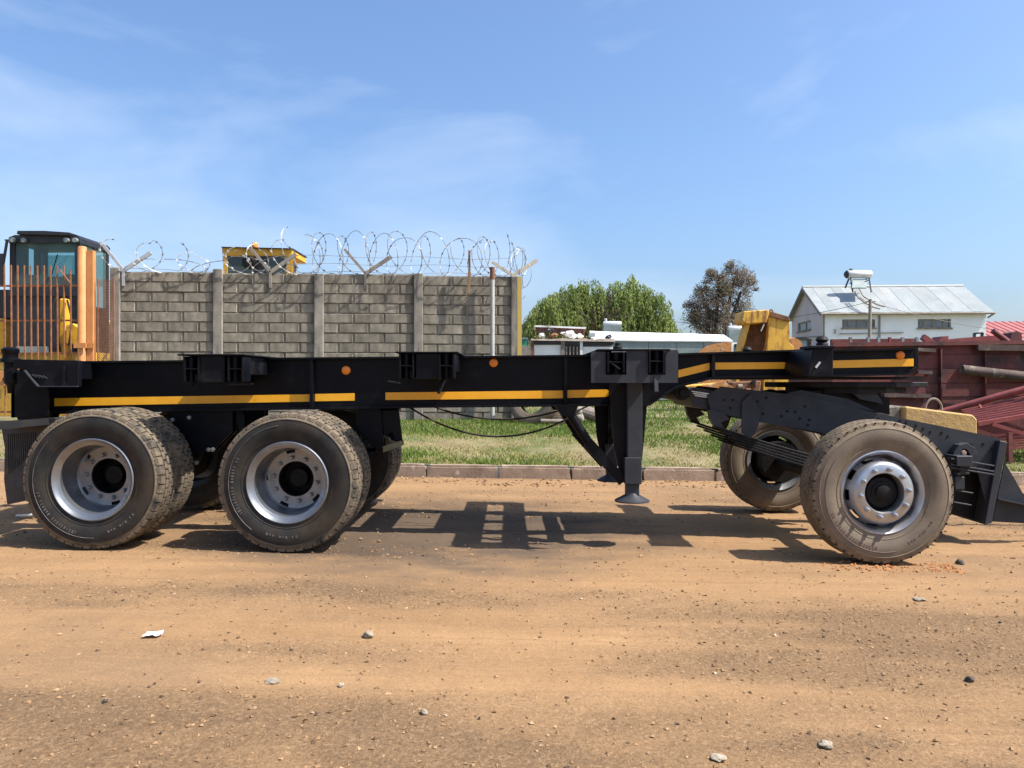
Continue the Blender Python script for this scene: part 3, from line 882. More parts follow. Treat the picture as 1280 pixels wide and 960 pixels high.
# axles, springs, hangers, wheels
AX = [(P(113.5, 0, 5.85).x, .595), (P(358, 0, 5.85).x, .572)]
for ai, (ax, az) in enumerate(AX):
    b = MB(); b.lathe([(.07, 6.30), (.07, 7.85)], (ax, 0, az), 20, capend=True); b.lathe([(0, 6.46), (.2, 6.46), (.2, 6.6), (0, 6.6)], (ax, 0, az), 24); b.lathe([(0, 7.54), (.2, 7.54), (.2, 7.68), (0, 7.68)], (ax, 0, az), 24)
    b.build('axle', m_under, tr, 40)
    for yy in (6.62, 7.46):
        sp = empty('leaf_spring', (ax, yy, az), tr)
        for k in range(7):
            L = .62 - .07 * k
            pts = [Vector((ax + L * t, yy, az + .20 + .10 * (t * t) * (L / .62) ** 2 - .018 * k)) for t in (-1, -.6, -.2, .2, .6, 1)]
            b = MB()
            for p, q in zip(pts, pts[1:]): b.bar(p, q, .075, .014)
            b.build('leaf', m_under, sp)
        b = MB()
        for dx in (-.07, .07): b.bar((ax + dx, yy, az - .1), (ax + dx, yy, az + .24), .03, .03)
        b.box(ax - .11, ax + .11, yy - .06, yy + .06, az + .205, az + .235)
        b.build('clamp', m_under, sp)
    for yy, fl_ in ((6.0, False), (8.14, True)):
        wheel(tr, (ax, yy, az), 'outer', spin=R(40 * ai + 12), flip=fl_, nuts=not fl_)
        wheel(tr, (ax, yy + (-.345 if fl_ else .345), az), 'inner', spin=R(9), flip=fl_)
    for yy in (6.9, 7.22):                   # brake chambers
        b = MB(); b.lathe([(0, -.09), (.05, -.09), (.085, -.05), (.085, .05), (.05, .09), (0, .09)], (ax + .2, yy, az + .06), 18, 'x'); b.build('brake_chamber', m_under, tr, 40)
def hanger(poly, par=tr, Zs=(6.56, 7.42)):
    for Z in Zs:
        b = MB(); b.ppx(poly, Z, Z + .012, Zp=6.5); b.ppx(poly, Z + .10, Z + .112, Zp=6.5)
        b.build('spring_hanger', m_black, par)
hanger([(443, 512), (474, 511), (479, 562), (470, 562), (449, 540), (443, 530)])
hanger([(205, 515), (287, 514), (287, 540), (262, 566), (238, 566), (215, 540)])
hanger([(14, 519), (60, 517), (52, 552), (28, 552)])
b = MB(); b.ppx([(472, 511), (496, 510.5), (501, 553), (494, 556), (488, 540), (478, 545)], 6.60, 6.615, Zp=6.5)
b.bpx(474, 510.5, 497, 513, 6.60, 6.75); b.build('hanger_brace', m_black, tr)
b = MB(); b.ppx([(478.5, 558), (500, 551.5), (501, 558), (479, 565.5)], 6.5, 6.70); b.build('hanger_foot', m_olive, tr)
b = MB(); b.bar(P(480, 560, 6.62), P(448, 562, 6.62), .04, .05); b.bar(P(470, 562, 6.62), P(360, 580, 6.62), .04, .04); b.build('radius_rod', m_under, tr)
b = MB()
rs = random.Random(5)
for k in range(9):
    x, y = rs.uniform(190, 290), rs.uniform(516, 560)
    q = P(x, y, 6.7 + rs.uniform(-.08, .3))
    b.tube([q, q + Vector((rs.uniform(-.2, .2), .1, rs.uniform(-.05, .1))), q + Vector((rs.uniform(-.25, .25), .25, rs.uniform(-.15, .1)))], .009, 6)
b.build('brake_hoses', m_under, tr, 60)
b = MB(); q = P(250, 530, 6.75); b.lathe([(0, -.25), (.09, -.25), (.115, -.22), (.115, .22), (.09, .25), (0, .25)], (q.x, 7.07, q.z), 22, 'x'); b.build('air_tank', m_under, tr, 40)
b = MB()
for x, y in ((216, 525), (237, 522), (261, 562), (266, 562), (246, 578)):
    q = P(x, y, 6.45); b.lathe([(0, -.02), (.016, -.018), (.02, 0), (.016, .012), (0, .012)], q, 10)
b.build('brake_fittings', m_nut, tr, 50)

# gooseneck front lock
b = MB(); b.ppx([(1016, 436), (1041.5, 433), (1041.5, 470.5), (1010, 470.5)], 6.0, 8.14); g = b.build('front_bolster', m_black, tr, bevel=.004)
b = MB(); b.bpx(1014, 432, 1044, 435.5, 5.98, 6.22); b.box(P(1014, 0, 6).x, P(1044, 0, 6).x, 7.92, 8.16, P(0, 435.5, 6).z, P(0, 432, 6).z); b.build('bolster_cap', m_black, g, bevel=.003)
for yy in (6.10, 8.04):
    q = P(1034, 432, 6.0); b = MB(); b.lathe([(0, 0), (.045, 0), (.045, .02), (.035, .03), (.05, .05), (.035, .075), (0, .085)], (q.x, yy, q.z), 18, 'z'); b.build('lock_knob', m_under, g, 45)
b = MB(); b.bar(P(1019.5, 459.5, 5.99), P(1025, 452.5, 5.99), .012, .016); b.build('lock_lever', m_galv, g)
b = MB(); b.box(P(890, 0, 6.9).x, P(1135, 0, 6.9).x, 6.64, 7.5, P(0, 474.5, 6.9).z, P(0, 471, 6.9).z); b.build('skid_plate', m_under, tr)

# ------------------------------------------------------------------ the dolly under the nose
do = thing('dolly', (P(1106, 0, 5.87).x, 7.05, -.02), 'dark grey single axle dolly with drooping frame carrying the trailer nose', 'dolly')
ZR = 6.62
RT = [(884, 494), (902, 483), (1004, 494.8), (1060, 507), (1096, 516.5), (1104, 518), (1251, 548)]
RB = [(1251, 592), (1120, 562), (1026, 540.5), (949, 527.5), (927, 522.5), (888, 514)]
def rail(Z, d):
    b = MB(); b.ppx(RT + RB, Z, Z + .009, Zp=ZR); r_ = b.build('frame_rail', m_dolly, do)
    b = MB(); strip(b, px2(RT[1:], ZR), .009, min(Z + .0092 * d, Z + .08 * d), max(Z + .0092 * d, Z + .08 * d)); b.build('rail_top_flange', m_dolly, r_)
    b = MB(); strip(b, [(x, z + .009) for x, z in px2(list(reversed(RB)), ZR)], .009, min(Z + .0092 * d, Z + .08 * d), max(Z + .0092 * d, Z + .08 * d)); b.build('rail_bottom_flange', m_dolly, r_)
    return r_
r1 = rail(6.62, 1)
r2 = rail(7.47, -1)
b = MB()
for x, y in ((905, 500), (916, 500), (913, 510), (938, 497), (947, 502), (946, 517), (954, 517), (958, 497), (977, 520), (984, 514), (994, 515), (1000, 523), (1012, 525), (1006, 508), (1042, 548), (1010, 531),
             (1098, 523), (1125, 526), (1133, 528), (1145, 532), (1154, 536), (1163, 540), (1177, 541), (1214, 556), (1240, 562), (1229, 555), (1233, 582), (1185, 545), (1110, 532)):
    q = P(x, y, 6.6195); b.lathe([(.0, -.004), (.011, -.004), (.013, .002), (.0, .002)], q, 8)
b.build('rail_bolts', m_hub, r1)['kind'] = 'stuff'
for k in (1.6, 2.55, 3.35):
    pass
for x, y0, y1, n in ((935, 495, 518, 0), (1060, 515, 545, 0), (1200, 545, 575, 0)):
    q0, q1 = P(x, y0, ZR), P(x, y1, ZR)
    b = MB(); b.box(q0.x - .06, q0.x + .06, 6.63, 7.465, q1.z, q0.z); b.build('cross_member', m_under, do)
# rear cross beam with roller
b = MB(); b.ppx([(860, 489), (868, 484), (902, 491), (884, 512), (866, 508)], 6.66, 7.45); b.build('rear_cross_beam', m_dolly, do, bevel=.004)
for k in range(3):
    b = MB(); b.bar(P(864 + 2 * k, 489 + 2.6 * k, 6.65), P(893, 493.5 + 2.2 * k, 6.65), .03, .010); b.build('lit_strip', m_galv, do)  # pale steel colour paints in the sunlit strips on the beam top
q = P(851, 491, 6.7); b = MB(); b.lathe([(0, 6.60), (.03, 6.60), (.03, 6.64), (.062, 6.64), (.068, 6.66), (.068, 7.45), (0, 7.45)], (q.x, 0, q.z), 20); b.build('roller', m_under, do, 40)
b = MB(); b.bar((q.x, 6.72, q.z), P(872, 495, 6.7), .06, .05); b.build('roller_arm', m_under, do)
# upper sub frame and fifth wheel
for Z in (6.64, 7.43):
    b = MB(); b.ppx([(978, 494.5), (986, 491), (1003, 487.5), (1062, 499), (1098, 515.5), (1060, 507), (1004, 495)], Z, Z + .02, Zp=6.62); b.build('sub_frame_plate', m_dolly, do)
q0, q1 = P(963, 0, 7.07).x, P(1147, 0, 7.07).x
zf = P(0, 480.5, 7.07).z
cx = (q0 + q1) / 2
b = MB()
pl = [(q0, 6.86), (q0 + .22, 6.66), (cx - .1, 6.57), (cx + .25, 6.60), (q1 - .2, 6.78), (q1 - .02, 6.86), (q1 + .02, 6.93), (q1 - .28, 7.0), (q1 - .33, 7.05), (q1 - .28, 7.10), (q1 + .02, 7.17), (q1 - .02, 7.24), (q1 - .2, 7.32), (cx + .25, 7.50), (cx - .1, 7.53), (q0 + .22, 7.44), (q0, 7.24)]
b.plan(pl, zf - .025, zf + .022); fw = b.build('fifth_wheel', m_under, do, bevel=.006)
b = MB(); b.plan([(cx + (x - cx) * .72, 7.05 + (y - 7.05) * .9) for x, y in pl], zf - .075, zf - .0255); b.build('fifth_wheel_skirt', m_under, fw)
for Z in (6.72, 7.34):
    b = MB(); b.ppx([(1000, 489), (1100, 486), (1104, 502), (1113, 518), (1038, 503), (1002, 495)], Z, Z + .05, Zp=6.72); b.build('pedestal', m_black, do)
for Z in (6.66, 7.42):
    b = MB(); b.ppx([(1060, 487), (1091, 485), (1101, 499), (1104, 505), (1075, 499)], Z, Z + .03, Zp=6.66); b.build('pedestal_gusset', m_dolly, do)
b = MB(); b.bpx(1040, 497, 1112, 516, 6.78, 7.33); b.build('pedestal_tie', m_hub, do)
# spring hangers and springs
for Z in (6.60, 7.46):
    b = MB(); b.ppx([(886, 512), (905, 516), (912, 524), (901, 528), (907, 538), (894, 534), (888, 524)], Z, Z + .07, Zp=6.6); b.build('spring_eye_hanger', m_dolly, do)
    b = MB(); b.ppx([(927, 503), (938, 491), (942, 500), (950, 512), (949, 528), (944, 542), (937, 548), (927, 541)], Z - .006, Z + .012, Zp=6.6); b.build('hanger_plate', m_dolly, do, bevel=.002)
    sp = empty('leaf_spring', (P(1050, 0, 6.6).x, Z, .6), do)
    for k in range(5):
        a = P(893 + 10 * k, 533 + 6.6 * k, 6.6); m_ = P(1108, 606 + 3.4 * k, 6.6); e = P(1212 - 12 * k, 592 + 3.2 * k, 6.6)
        pts = []
        for i in range(9):
            t = i / 8
            pts.append((a * (1 - t) * (1 - t) + m_ * 2 * t * (1 - t) + e * t * t))
        b = MB()
        for p, q in zip(pts, pts[1:]): b.bar(Vector((p.x, Z + .035, p.z)), Vector((q.x, Z + .035, q.z)), .08, .019)
        b.build('leaf', m_under, sp, bevel=.003)
# axle, wheels
dx, dz = P(1106, 0, 5.72).x, P(0, 616.5, 5.72).z
b = MB(); b.lathe([(.075, 6.1), (.075, 8.0)], (dx, 0, dz), 20, capend=True); b.lathe([(0, 6.02), (.205, 6.02), (.205, 6.2), (0, 6.2)], (dx, 0, dz), 28); b.lathe([(0, 7.9), (.205, 7.9), (.205, 8.06), (0, 8.06)], (dx, 0, dz), 28)
b.build('axle', m_under, do, 40)
wheel(do, (dx, 5.875, dz), 'front', spin=R(4), label='brown dusty tyre on a bright silver rim with ten nuts')
wheel(do, (dx, 8.19, dz), 'front', spin=R(30), flip=True, nuts=False)
# bracket behind the wheel and rail end
b = MB(); b.ppx([(1192, 566), (1199, 556), (1209, 553.5), (1219, 560), (1222, 568), (1214, 571), (1209, 562), (1203, 561), (1200, 571), (1193, 572)], 6.53, 6.615); b.build('bump_stop', m_dolly, do, bevel=.003)
b = MB(); b.bpx(1196, 570, 1216, 583, 6.42, 6.615); b.bpx(1200, 583, 1208, 592, 6.46, 6.58); b.bpx(1194, 596, 1206, 612, 6.45, 6.6); b.build('shackle', m_dolly, do, bevel=.004)
b = MB(); b.lathe([(0, -.02), (.02, -.018), (.024, 0), (0, .01)], P(1204, 566, 6.54), 12); b.build('rubber_buffer', M('buffer', (.25, .16, .13), (.3, .2, .16), 8, .6), do, 40)
b = MB()
for y in (576, 583, 587): b.bar(P(1186, y - 3, 6.46), P(1240, y + 6, 6.5), .06, .012)
b.bar(P(1190, 612, 6.5), P(1214, 616, 6.5), .06, .010); b.bar(P(1190, 627, 6.5), P(1212, 631, 6.5), .06, .010)
b.build('shelf_plates', m_dolly, do, bevel=.002)
b = MB(); b.ppx([(1190, 590), (1222, 590), (1236, 632), (1231, 654), (1190, 641)], 6.72, 6.74); b.build('gusset', m_hub, do)
b = MB(); b.ppx([(1222, 588), (1241, 592), (1232, 628)], 6.60, 6.615); b.build('web_gusset', m_dolly, do)
b = MB(); b.ppx([(1250, 550.5), (1259.5, 553), (1240, 654), (1231, 656)], 6.56, 7.5); b.build('head_plate', m_dolly, do, bevel=.004)
for Z in (6.66, 7.42):
    b = MB(); b.ppx([(1256, 578), (1268, 598), (1284, 626), (1420, 640), (1420, 662), (1241, 652)], Z, Z + .014, Zp=6.66); b.build('drawbar_plate', m_dolly, do)
b = MB(); b.bar(P(1245, 623, 6.62), P(1300, 635, 6.62), .08, .010); b.build('drawbar_ledge', m_dolly, do)
q = P(1420, 650, 6.66)
b = MB(); b.bar((q.x - .05, 6.67, q.z), (q.x + 1.0, 7.0, q.z), .08, .12); b.bar((q.x - .05, 7.42, q.z), (q.x + 1.0, 7.1, q.z), .08, .12); b.bar((q.x + .9, 7.05, q.z), (q.x + 1.3, 7.05, q.z), .1, .1); b.build('drawbar', m_dolly, do)

#@@VEHICLES_END
# ------------------------------------------------------------------ precast wall
WA = Vector((P(146, 0, 15.7).x, 15.7, 0)); WB = Vector((P(645, 0, 16.2).x, 16.2, 0))
WD = (WB - WA).normalized(); WNORM = Vector((WD.y, -WD.x, 0))
WANG = math.atan2(WD.y, WD.x)
WLEN = (WB - WA).length
WTOP, NROW, RH = 3.58, 15, .2035
wall = thing('precast_wall', (WA.x, WA.y, .5), 'grey precast concrete wall with brick pattern panels between concrete posts', 'wall')
wall.rotation_euler = (0, 0, WANG)
def wchild(name, me, par, loc, bevel=0, rot=None):
    o = bpy.data.objects.new(name, me); col.objects.link(o); o.parent = par; o.location = loc
    if rot: o.rotation_euler = rot
    if bevel:
        m = o.modifiers.new('bevel', 'BEVEL'); m.width = bevel; m.segments = 2
    return o
def brick_mesh(w):
    b = MB(); h = RH - .017; c = .014
    f_, k_ = -.026, 0
    vs = [(-w / 2, k_, -h / 2), (w / 2, k_, -h / 2), (w / 2, k_, h / 2), (-w / 2, k_, h / 2),
          (-w / 2 + c, f_, -h / 2 + c * .6), (w / 2 - c, f_, -h / 2 + c * .6), (w / 2 - c, f_, h / 2 - c * .6), (-w / 2 + c, f_, h / 2 - c * .6)]
    b.add(vs, [(4, 5, 6, 7), (0, 1, 5, 4), (1, 2, 6, 5), (2, 3, 7, 6), (3, 0, 4, 7), (0, 3, 2, 1)])
    return b.mesh('brick', m_conc)
NB = 4; BAY = WLEN / NB; PW = .19
clear = BAY - PW + .04
fw_ = clear / 3
ME_BF = brick_mesh(fw_ - .030); ME_BH = brick_mesh(fw_ / 2 - .030)
b = MB(); b.box(-clear / 2, clear / 2, -.022, .03, -RH - .004, RH + .004); ME_PAN = b.mesh('panel', m_conc)
b = MB(); b.box(-clear / 2, clear / 2, -.022, .03, -RH / 2 - .004, RH / 2 + .004); ME_PAN1 = b.mesh('panel', m_conc)
drop = lambda s: -.045 * s / WLEN
for k in range(NB):
    xc = BAY * (k + .5)
    top = WTOP - .5 + drop(xc) + random.uniform(-.008, .008)
    r_ = 0
    while r_ < NROW:
        two = r_ + 1 < NROW
        zc = top - RH * (r_ + (1 if two else .5))
        yj = random.uniform(-.010, .010)
        pan = wchild('panel', ME_PAN if two else ME_PAN1, wall, (xc, yj, zc), rot=(0, R(random.uniform(-.15, .15)), 0))
        for q in range(2 if two else 1):
            zr = (RH / 2 if q == 0 else -RH / 2) if two else 0
            if (r_ + q) % 2 == 0:
                xsb = [(-clear / 2 + fw_ * (i + .5), ME_BF) for i in range(3)]
            else:
                xsb = [(-clear / 2 + fw_ * .25, ME_BH), (-clear / 2 + fw_, ME_BF), (-clear / 2 + fw_ * 2, ME_BF), (clear / 2 - fw_ * .25, ME_BH)]
            for xb_, me in xsb:
                wchild('brick', me, pan, (xb_, -.021 + random.uniform(-.002, .002), zr))
        r_ += 2
def post_mesh(h, w=PW):
    b = MB(); b.box(-w / 2, w / 2, -.105, .085, -.25, h)
    return b.mesh('post', m_post)
for k in range(NB + 1):
    s = BAY * k
    top = WTOP - .5 + drop(s) + (.07 if k in (0, 1) else .035 if k == 3 else .0)
    p_ = wchild('post', post_mesh(top, PW if k < 4 else .22), wall, (s, 0, 0), bevel=.012)
    if k == 4:
        b = MB(); b.box(.02, .113, -.1085, .088, -.25, top - .002); me = b.mesh('painted_face', m_postyel)
        wchild('painted_face', me, p_, (0, 0, 0))
# one bay of the wall turns the corner and runs away from the road
for j in range(8):
    zc = WTOP - .5 + drop(WLEN) - RH * (2 * j + 1)
    wchild('panel', ME_PAN, wall, (WLEN - .02, .085 + clear / 2, zc), rot=(0, 0, R(90)))
def bracket(px, py, l, r_, mat=m_post):
    c = P(px, py, 15.9 + (px - 400) * .001)
    s = (Vector((c.x, c.y, 0)) - WA).dot(WD)
    z = WTOP - .5 + drop(s)
    b = MB()
    b.bar((s, -.055, z - .30), (s, -.055, z + .03), .05, .05)
    k = 16 / F
    b.bar((s, -.055, z + .02), (s + l[0] * k, -.06, z + .02 + l[1] * k), .05, .055)
    b.bar((s, -.05, z + .02), (s + r_[0] * k, -.03, z + .02 + r_[1] * k), .05, .075)
    wchild('wire_bracket', b.mesh('wire_bracket', mat), wall, (0, 0, 0))
bracket(154.5, 336, (-27, 34), (32, 22), m_galv)
bracket(338, 340, (-25, 31), (31, 23))
bracket(457, 341, (-26, 30), (32, 22))
bracket(641, 346, (-26, 17), (31, 20), M('weathered_pale', (.40, .36, .28), (.52, .46, .36), 9, .8))

# razor wire along the wall top
rw = thing('razor_wire', (WA.x, WA.y, WTOP), 'tangled coil of silver razor wire along the top of the concrete wall', 'razor wire')
wire = MB(); barbs = MB()
rs = random.Random(11)
def coil(s0, s1, pitch, r0, r1, w, zoff, tight=0., jit=.05):
    pts = []
    n = int((s1 - s0) / pitch)
    jr = [rs.uniform(-jit, jit) for _ in range(n + 2)]; jw = [rs.uniform(.55, 1.25) for _ in range(n + 2)]; js = [rs.uniform(-.10, .10) for _ in range(n + 2)]
    for k in range(n):
        t = k / max(1, n - 1)
        for i in range(28):
            u = i / 28
            th = math.pi / 2 + 2 * math.pi * u
            r_ = (r0 + (r1 - r0) * t) * (1 + (jr[k] * (1 - u) + jr[k + 1] * u) * 2)
            sg = 1 if tight == 0 else -1
            ww = w * (jw[k] * (1 - u) + jw[k + 1] * u)
            s = s0 + pitch * (k + u) + js[k] * (1 - u) + js[k + 1] * u + sg * ww * math.cos(th)
            y = math.cos(th) * r_ * .75
            z = zoff + r_ + r_ * math.sin(th)
            pts.append(WA + WD * s + WNORM * (-y) + Vector((0, 0, WTOP + drop(s) + z)))
    wire.tube(pts, .0062, 4)
    for p, q in zip(pts[::2], pts[1::2]):
        d = (q - p).normalized(); nrm = d.orthogonal().normalized()
        barbs.add([p - d * .03 + nrm * .017, p + d * .03 + nrm * .017, p + d * .03 - nrm * .017, p - d * .03 - nrm * .017, p + d * .012, p - d * .012], [(0, 5, 4, 1), (3, 2, 4, 5)])
    return pts
coil(-.1, 1.3, .7, .34, .30, .34, -.02)
coil(.75, 3.3, .85, .18, .24, .45, -.05, jit=.08)
coil(1.0, 3.4, 1.2, .16, .20, .5, -.05, 1, jit=.08)
coil(2.4, 3.9, .5, .27, .38, .30, -.02)
coil(3.5, 8.0, .56, .43, .42, .30, .02)
coil(3.7, 8.0, .54, .42, .41, .30, .02, 1)
coil(7.5, 8.15, .22, .38, .35, .20, 0)
for k in range(3):
    pts = [WA + WD * s + WNORM * (.03 * k - .02) + Vector((0, 0, WTOP + drop(s) + .05 + .16 * k + .02 * math.sin(s * 3 + k))) for s in np.linspace(0 if k < 1 else 3.4, 8.0, 40)]
    wire.tube(pts, .004, 4)
for k in range(9):                           # the loose end spilling over the corner
    c = WA + WD * (WLEN + rs.uniform(-.05, .18)) + Vector((0, rs.uniform(-.15, .3), WTOP + rs.uniform(-.25, .35)))
    r_ = rs.uniform(.18, .36); a = rs.uniform(0, 3.1)
    pts = [c + Vector((math.cos(a) * math.cos(t) * r_ * .7, math.sin(a) * math.cos(t) * r_, math.sin(t) * r_ * rs.uniform(.9, 1.0))) for t in np.linspace(rs.uniform(0, 2), rs.uniform(4.5, 6.5), 16)]
    wire.tube(pts, .0058, 4)
wire.build('wire', m_wire, rw, norm=False)
tag(barbs.build('barbs', m_wire, rw, norm=False), kind='stuff')

# stake and pipe against the wall
q0, q1 = P(586.5, 313, 15.9), P(585, 367, 15.9)
b = MB(); b.bar(q0, P(586.8, 340, 15.9), .045, .03); b.bar(P(586.8, 340, 15.9), q1, .06, .04)
tag(b.build('timber_stake', m_wood, at=q1), 'short brown timber stake standing up through the razor wire on the wall', 'stake')
q1 = P(615.5, 524, 15.95); q1.z = .48
pt = thing('pipe_post', q1, 'slim pale grey pipe post with rusty top standing against the concrete wall', 'post')
b = MB(); b.lathe([(0, q1.z), (.047, q1.z), (.047, P(0, 349, 15.95).z), (0, P(0, 349, 15.95).z)], (q1.x, q1.y, 0), 14, 'z'); b.build('pipe', M('pale_pipe', (.33, .32, .30), (.42, .41, .38), 9, .7), pt, 40)
b = MB(); b.lathe([(.051, P(0, 349.5, 15.95).z), (.051, P(0, 334, 15.95).z), (0, P(0, 334, 15.95).z)], (q1.x, q1.y, 0), 14, 'z'); b.build('rusty_cap', m_rust, pt, 40)

# ------------------------------------------------------------------ gate on the left
ZG = 15.2
gate = thing('bar_gate', (P(50, 0, ZG).x, ZG, .5), 'rusty orange steel bar gate in front of the excavator', 'gate')
for k in range(14):
    x = 5.5 + 8.25 * k - 8.25 * 1
    if x > 95: continue
    b = MB(); b.bar(P(x, 331.5 + rs.uniform(-.5, 1) + (6 if k == 11 else 0), ZG), P(x + 1.2, 521, ZG), .022, .022); b.build('bar', m_rustbar, gate)
for y in (357.5, 401, 442, 515):
    b = MB(); b.bar(P(-12, y, ZG + .028), P(97, y - .5, ZG + .028), .03, .035); b.build('rail', m_rustbar, gate)
b = MB(); b.bpx(-10, 464, 14, 482, ZG - .05, ZG - .015); lk = b.build('lock_plate', m_gatepost, gate, bevel=.005)
b = MB(); b.lathe([(0, -.02), (.035, -.02), (.035, 0)], P(6, 474, ZG - .05), 14); b.build('keyhole', m_hub, lk)
b = MB(); b.bar(P(75, 337, ZG - .02), P(88, 354, ZG - .02), .03, .012); b.build('loose_strap', m_rustbar, gate)
for x0, x1, y, nm in ((97.5, 108, 309, 'fat orange painted pipe post beside the bar gate'), (110.5, 118, 312.5, 'thinner orange square post between the gate and the mesh panel')):
    q = P((x0 + x1) / 2, 515, ZG + (.05 if x0 < 100 else .1)); r_ = (x1 - x0) / 2 * ZG / F
    t = thing('gate_post', (q.x, q.y, .5), nm, 'post')
    b = MB()
    if x0 < 100: b.lathe([(0, .45), (r_, .45), (r_, P(0, y, ZG).z), (r_ * .8, P(0, y, ZG).z + .02), (0, P(0, y, ZG).z + .02)], (q.x, q.y, 0), 18, 'z')
    else: b.box(q.x - r_, q.x + r_, q.y - r_, q.y + r_, .45, P(0, y, ZG).z)
    b.build('pipe', m_gatepost, t, 40)
    b = MB(); z = P(0, 432, ZG).z; b.box(q.x - r_ * 1.3, q.x + r_ * 1.6, q.y - r_ - .03, q.y - r_ - .001, z - .05, z + .05); b.build('hinge', m_gatepost, t)
mp_ = thing('mesh_panel', (P(129, 0, ZG).x, ZG, .5), 'narrow rusty expanded mesh panel between orange post and concrete wall', 'mesh panel')
b = MB(); x0, x1, z0, z1 = P(119, 0, ZG).x, P(139, 0, ZG).x, .5, P(0, 347, ZG).z
b.bar((x0, ZG + .1, z0), (x0, ZG + .1, z1), .02, .02); b.bar((x1, ZG + .1, z0), (x1, ZG + .1, z1), .02, .02); b.build('frame', m_rustbar, mp_)
b = MB()
nxm, cw, chh = 7, (x1 - x0) / 7, .055
for j in range(int((z1 - z0) / chh)):
    for i in range(nxm):
        xa, za = x0 + cw * i, z0 + chh * j
        for (ua, va, ub, vb) in ((0, .5, .5, 1), (.5, 1, 1, .5), (0, .5, .5, 0), (.5, 0, 1, .5)):
            p = Vector((xa + ua * cw, ZG + .1, za + va * chh)); q = Vector((xa + ub * cw, ZG + .1, za + vb * chh))
            n_ = (q - p).normalized().cross(Vector((0, 1, 0))) * .0042
            b.add([p - n_, q - n_, q + n_, p + n_], [(0, 1, 2, 3)])
tag(b.build('expanded_mesh', m_rustbar, mp_, norm=False), kind='stuff')

# ------------------------------------------------------------------ excavator behind the gate
ex = thing('excavator', (P(60, 0, 18.6).x, 18.6, .5), 'excavator with black glazed cab and yellow boom behind the bar gate', 'excavator')
Z0, Z1 = 18.0, 19.3
cab = empty('cab', P(60, 450, 18.6), ex)
xl, xr = P(13, 0, Z0).x, P(100, 0, Z0).x
def zz(y, Z=Z0): return P(0, y, Z).z
for nm, pl in (('cab_pillar', [(xl, Z0), (xl + .10, Z0), (xl + .10, Z0 + .1), (xl, Z0 + .1)]), ('cab_pillar', [(xr - .09, Z0), (xr, Z0), (xr, Z0 + .1), (xr - .09, Z0 + .1)]),
               ('cab_pillar', [(xl, Z1 - .1), (xl + .10, Z1 - .1), (xl + .10, Z1), (xl, Z1)]), ('cab_pillar', [(xr - .10, Z1 - .1), (xr, Z1 - .1), (xr, Z1), (xr - .10, Z1)]),
               ('cab_pillar', [(xr - .06, Z0 + .62), (xr, Z0 + .62), (xr, Z0 + .70), (xr - .06, Z0 + .70)])):
    b = MB(); b.plan(pl, zz(445), zz(300)); b.build(nm, m_cabblk, cab)
b = MB(); b.prism([(xl - .02, zz(304)), (xl - .02, zz(297)), (xl + .12, zz(294)), (xr - .05, zz(294.5)), (xr + .01, zz(298)), (xr + .01, zz(304))], Z0 - .03, Z1 + .03); b.build('cab_roof', m_cabblk, cab)
b = MB(); b.prism([(P(26, 0, Z0).x, zz(294)), (P(27, 0, Z0).x, zz(290)), (P(60, 0, Z0).x, zz(290)), (P(91, 0, Z0).x, zz(292)), (P(90, 0, Z0).x, zz(295.5))], Z0 - .15, Z1 - .2); b.build('sun_visor', m_cabblk, cab)
b = MB(); b.box(xl + .10, xr - .09, Z0 + .03, Z0 + .04, zz(358), zz(304)); b.build('windscreen', m_glass, cab)
b = MB(); b.box(xr - .03, xr - .02, Z0 + .1, Z1 - .1, zz(380), zz(304)); b.build('side_window', m_glass, cab)
def rx(px): return P(px, 0, Z0).x * Z1 / Z0
b = MB()
for x0, x1, y0, y1 in ((14, 37, 300, 362), (44, 53, 300, 362), (37, 44, 300, 311), (37, 44, 344, 362), (53, 95, 300, 316), (53, 95, 346, 362), (95, 99.5, 300, 362)):
    b.box(rx(x0), rx(x1), Z1 - .06, Z1 - .03, P(0, y1, Z1).z, P(0, y0, Z1).z)
b.build('rear_wall', m_hub, cab)
b = MB(); b.box(xl + .1, xr - .1, Z1 - .025, Z1 - .02, zz(350), zz(308)); b.build('rear_window', m_glass, cab)
b = MB(); b.bar(P(62, 352, Z0 - .01), P(72, 318, Z0 - .01), .02, .015); b.build('wiper', m_hub, cab)
b = MB(); b.box(xl + .001, xr - .001, Z0 + .005, Z0 + .1, zz(446), zz(358)); b.box(xl - .05, xr + .02, Z0 - .04, Z0 + .004, zz(370), zz(363)); b.build('front_panel', m_cabblk, cab)
b = MB(); b.box(xr - .05, xr - .002, Z0 + .1, Z1 - .1, zz(445), zz(380)); b.build('side_panel', m_cabblk, cab)
xm = (xl + xr) / 2 + .1
b = MB(); b.box(xm - .25, xm + .25, Z0 + .75, Z0 + .9, zz(390), zz(345)); b.box(xm - .25, xm + .25, Z0 + .4, Z0 + .9, zz(395), zz(385)); b.box(xm - .13, xm + .13, Z0 + .76, Z0 + .88, zz(344), zz(337)); b.build('seat', m_hub, cab, bevel=.03)
b = MB(); b.bar(P(3, 336, Z0 - .1), P(9, 300, Z0 - .1), .04, .05); b.bar(P(6, 300, Z0 - .1), P(13, 300, Z0), .03, .03); b.box(P(1, 0, Z0).x, P(8, 0, Z0).x, Z0 - .13, Z0 - .1, zz(357), zz(318)); b.build('mirror', m_cabblk, ex)
for x in (17, 31, 84, 95):
    b = MB(); b.lathe([(0, -.07), (.055, -.07), (.06, -.02), (.045, .05), (0, .05)], P(x, 300.5, Z0 - .05), 12); b.build('work_light', m_greysteel, cab, 40)
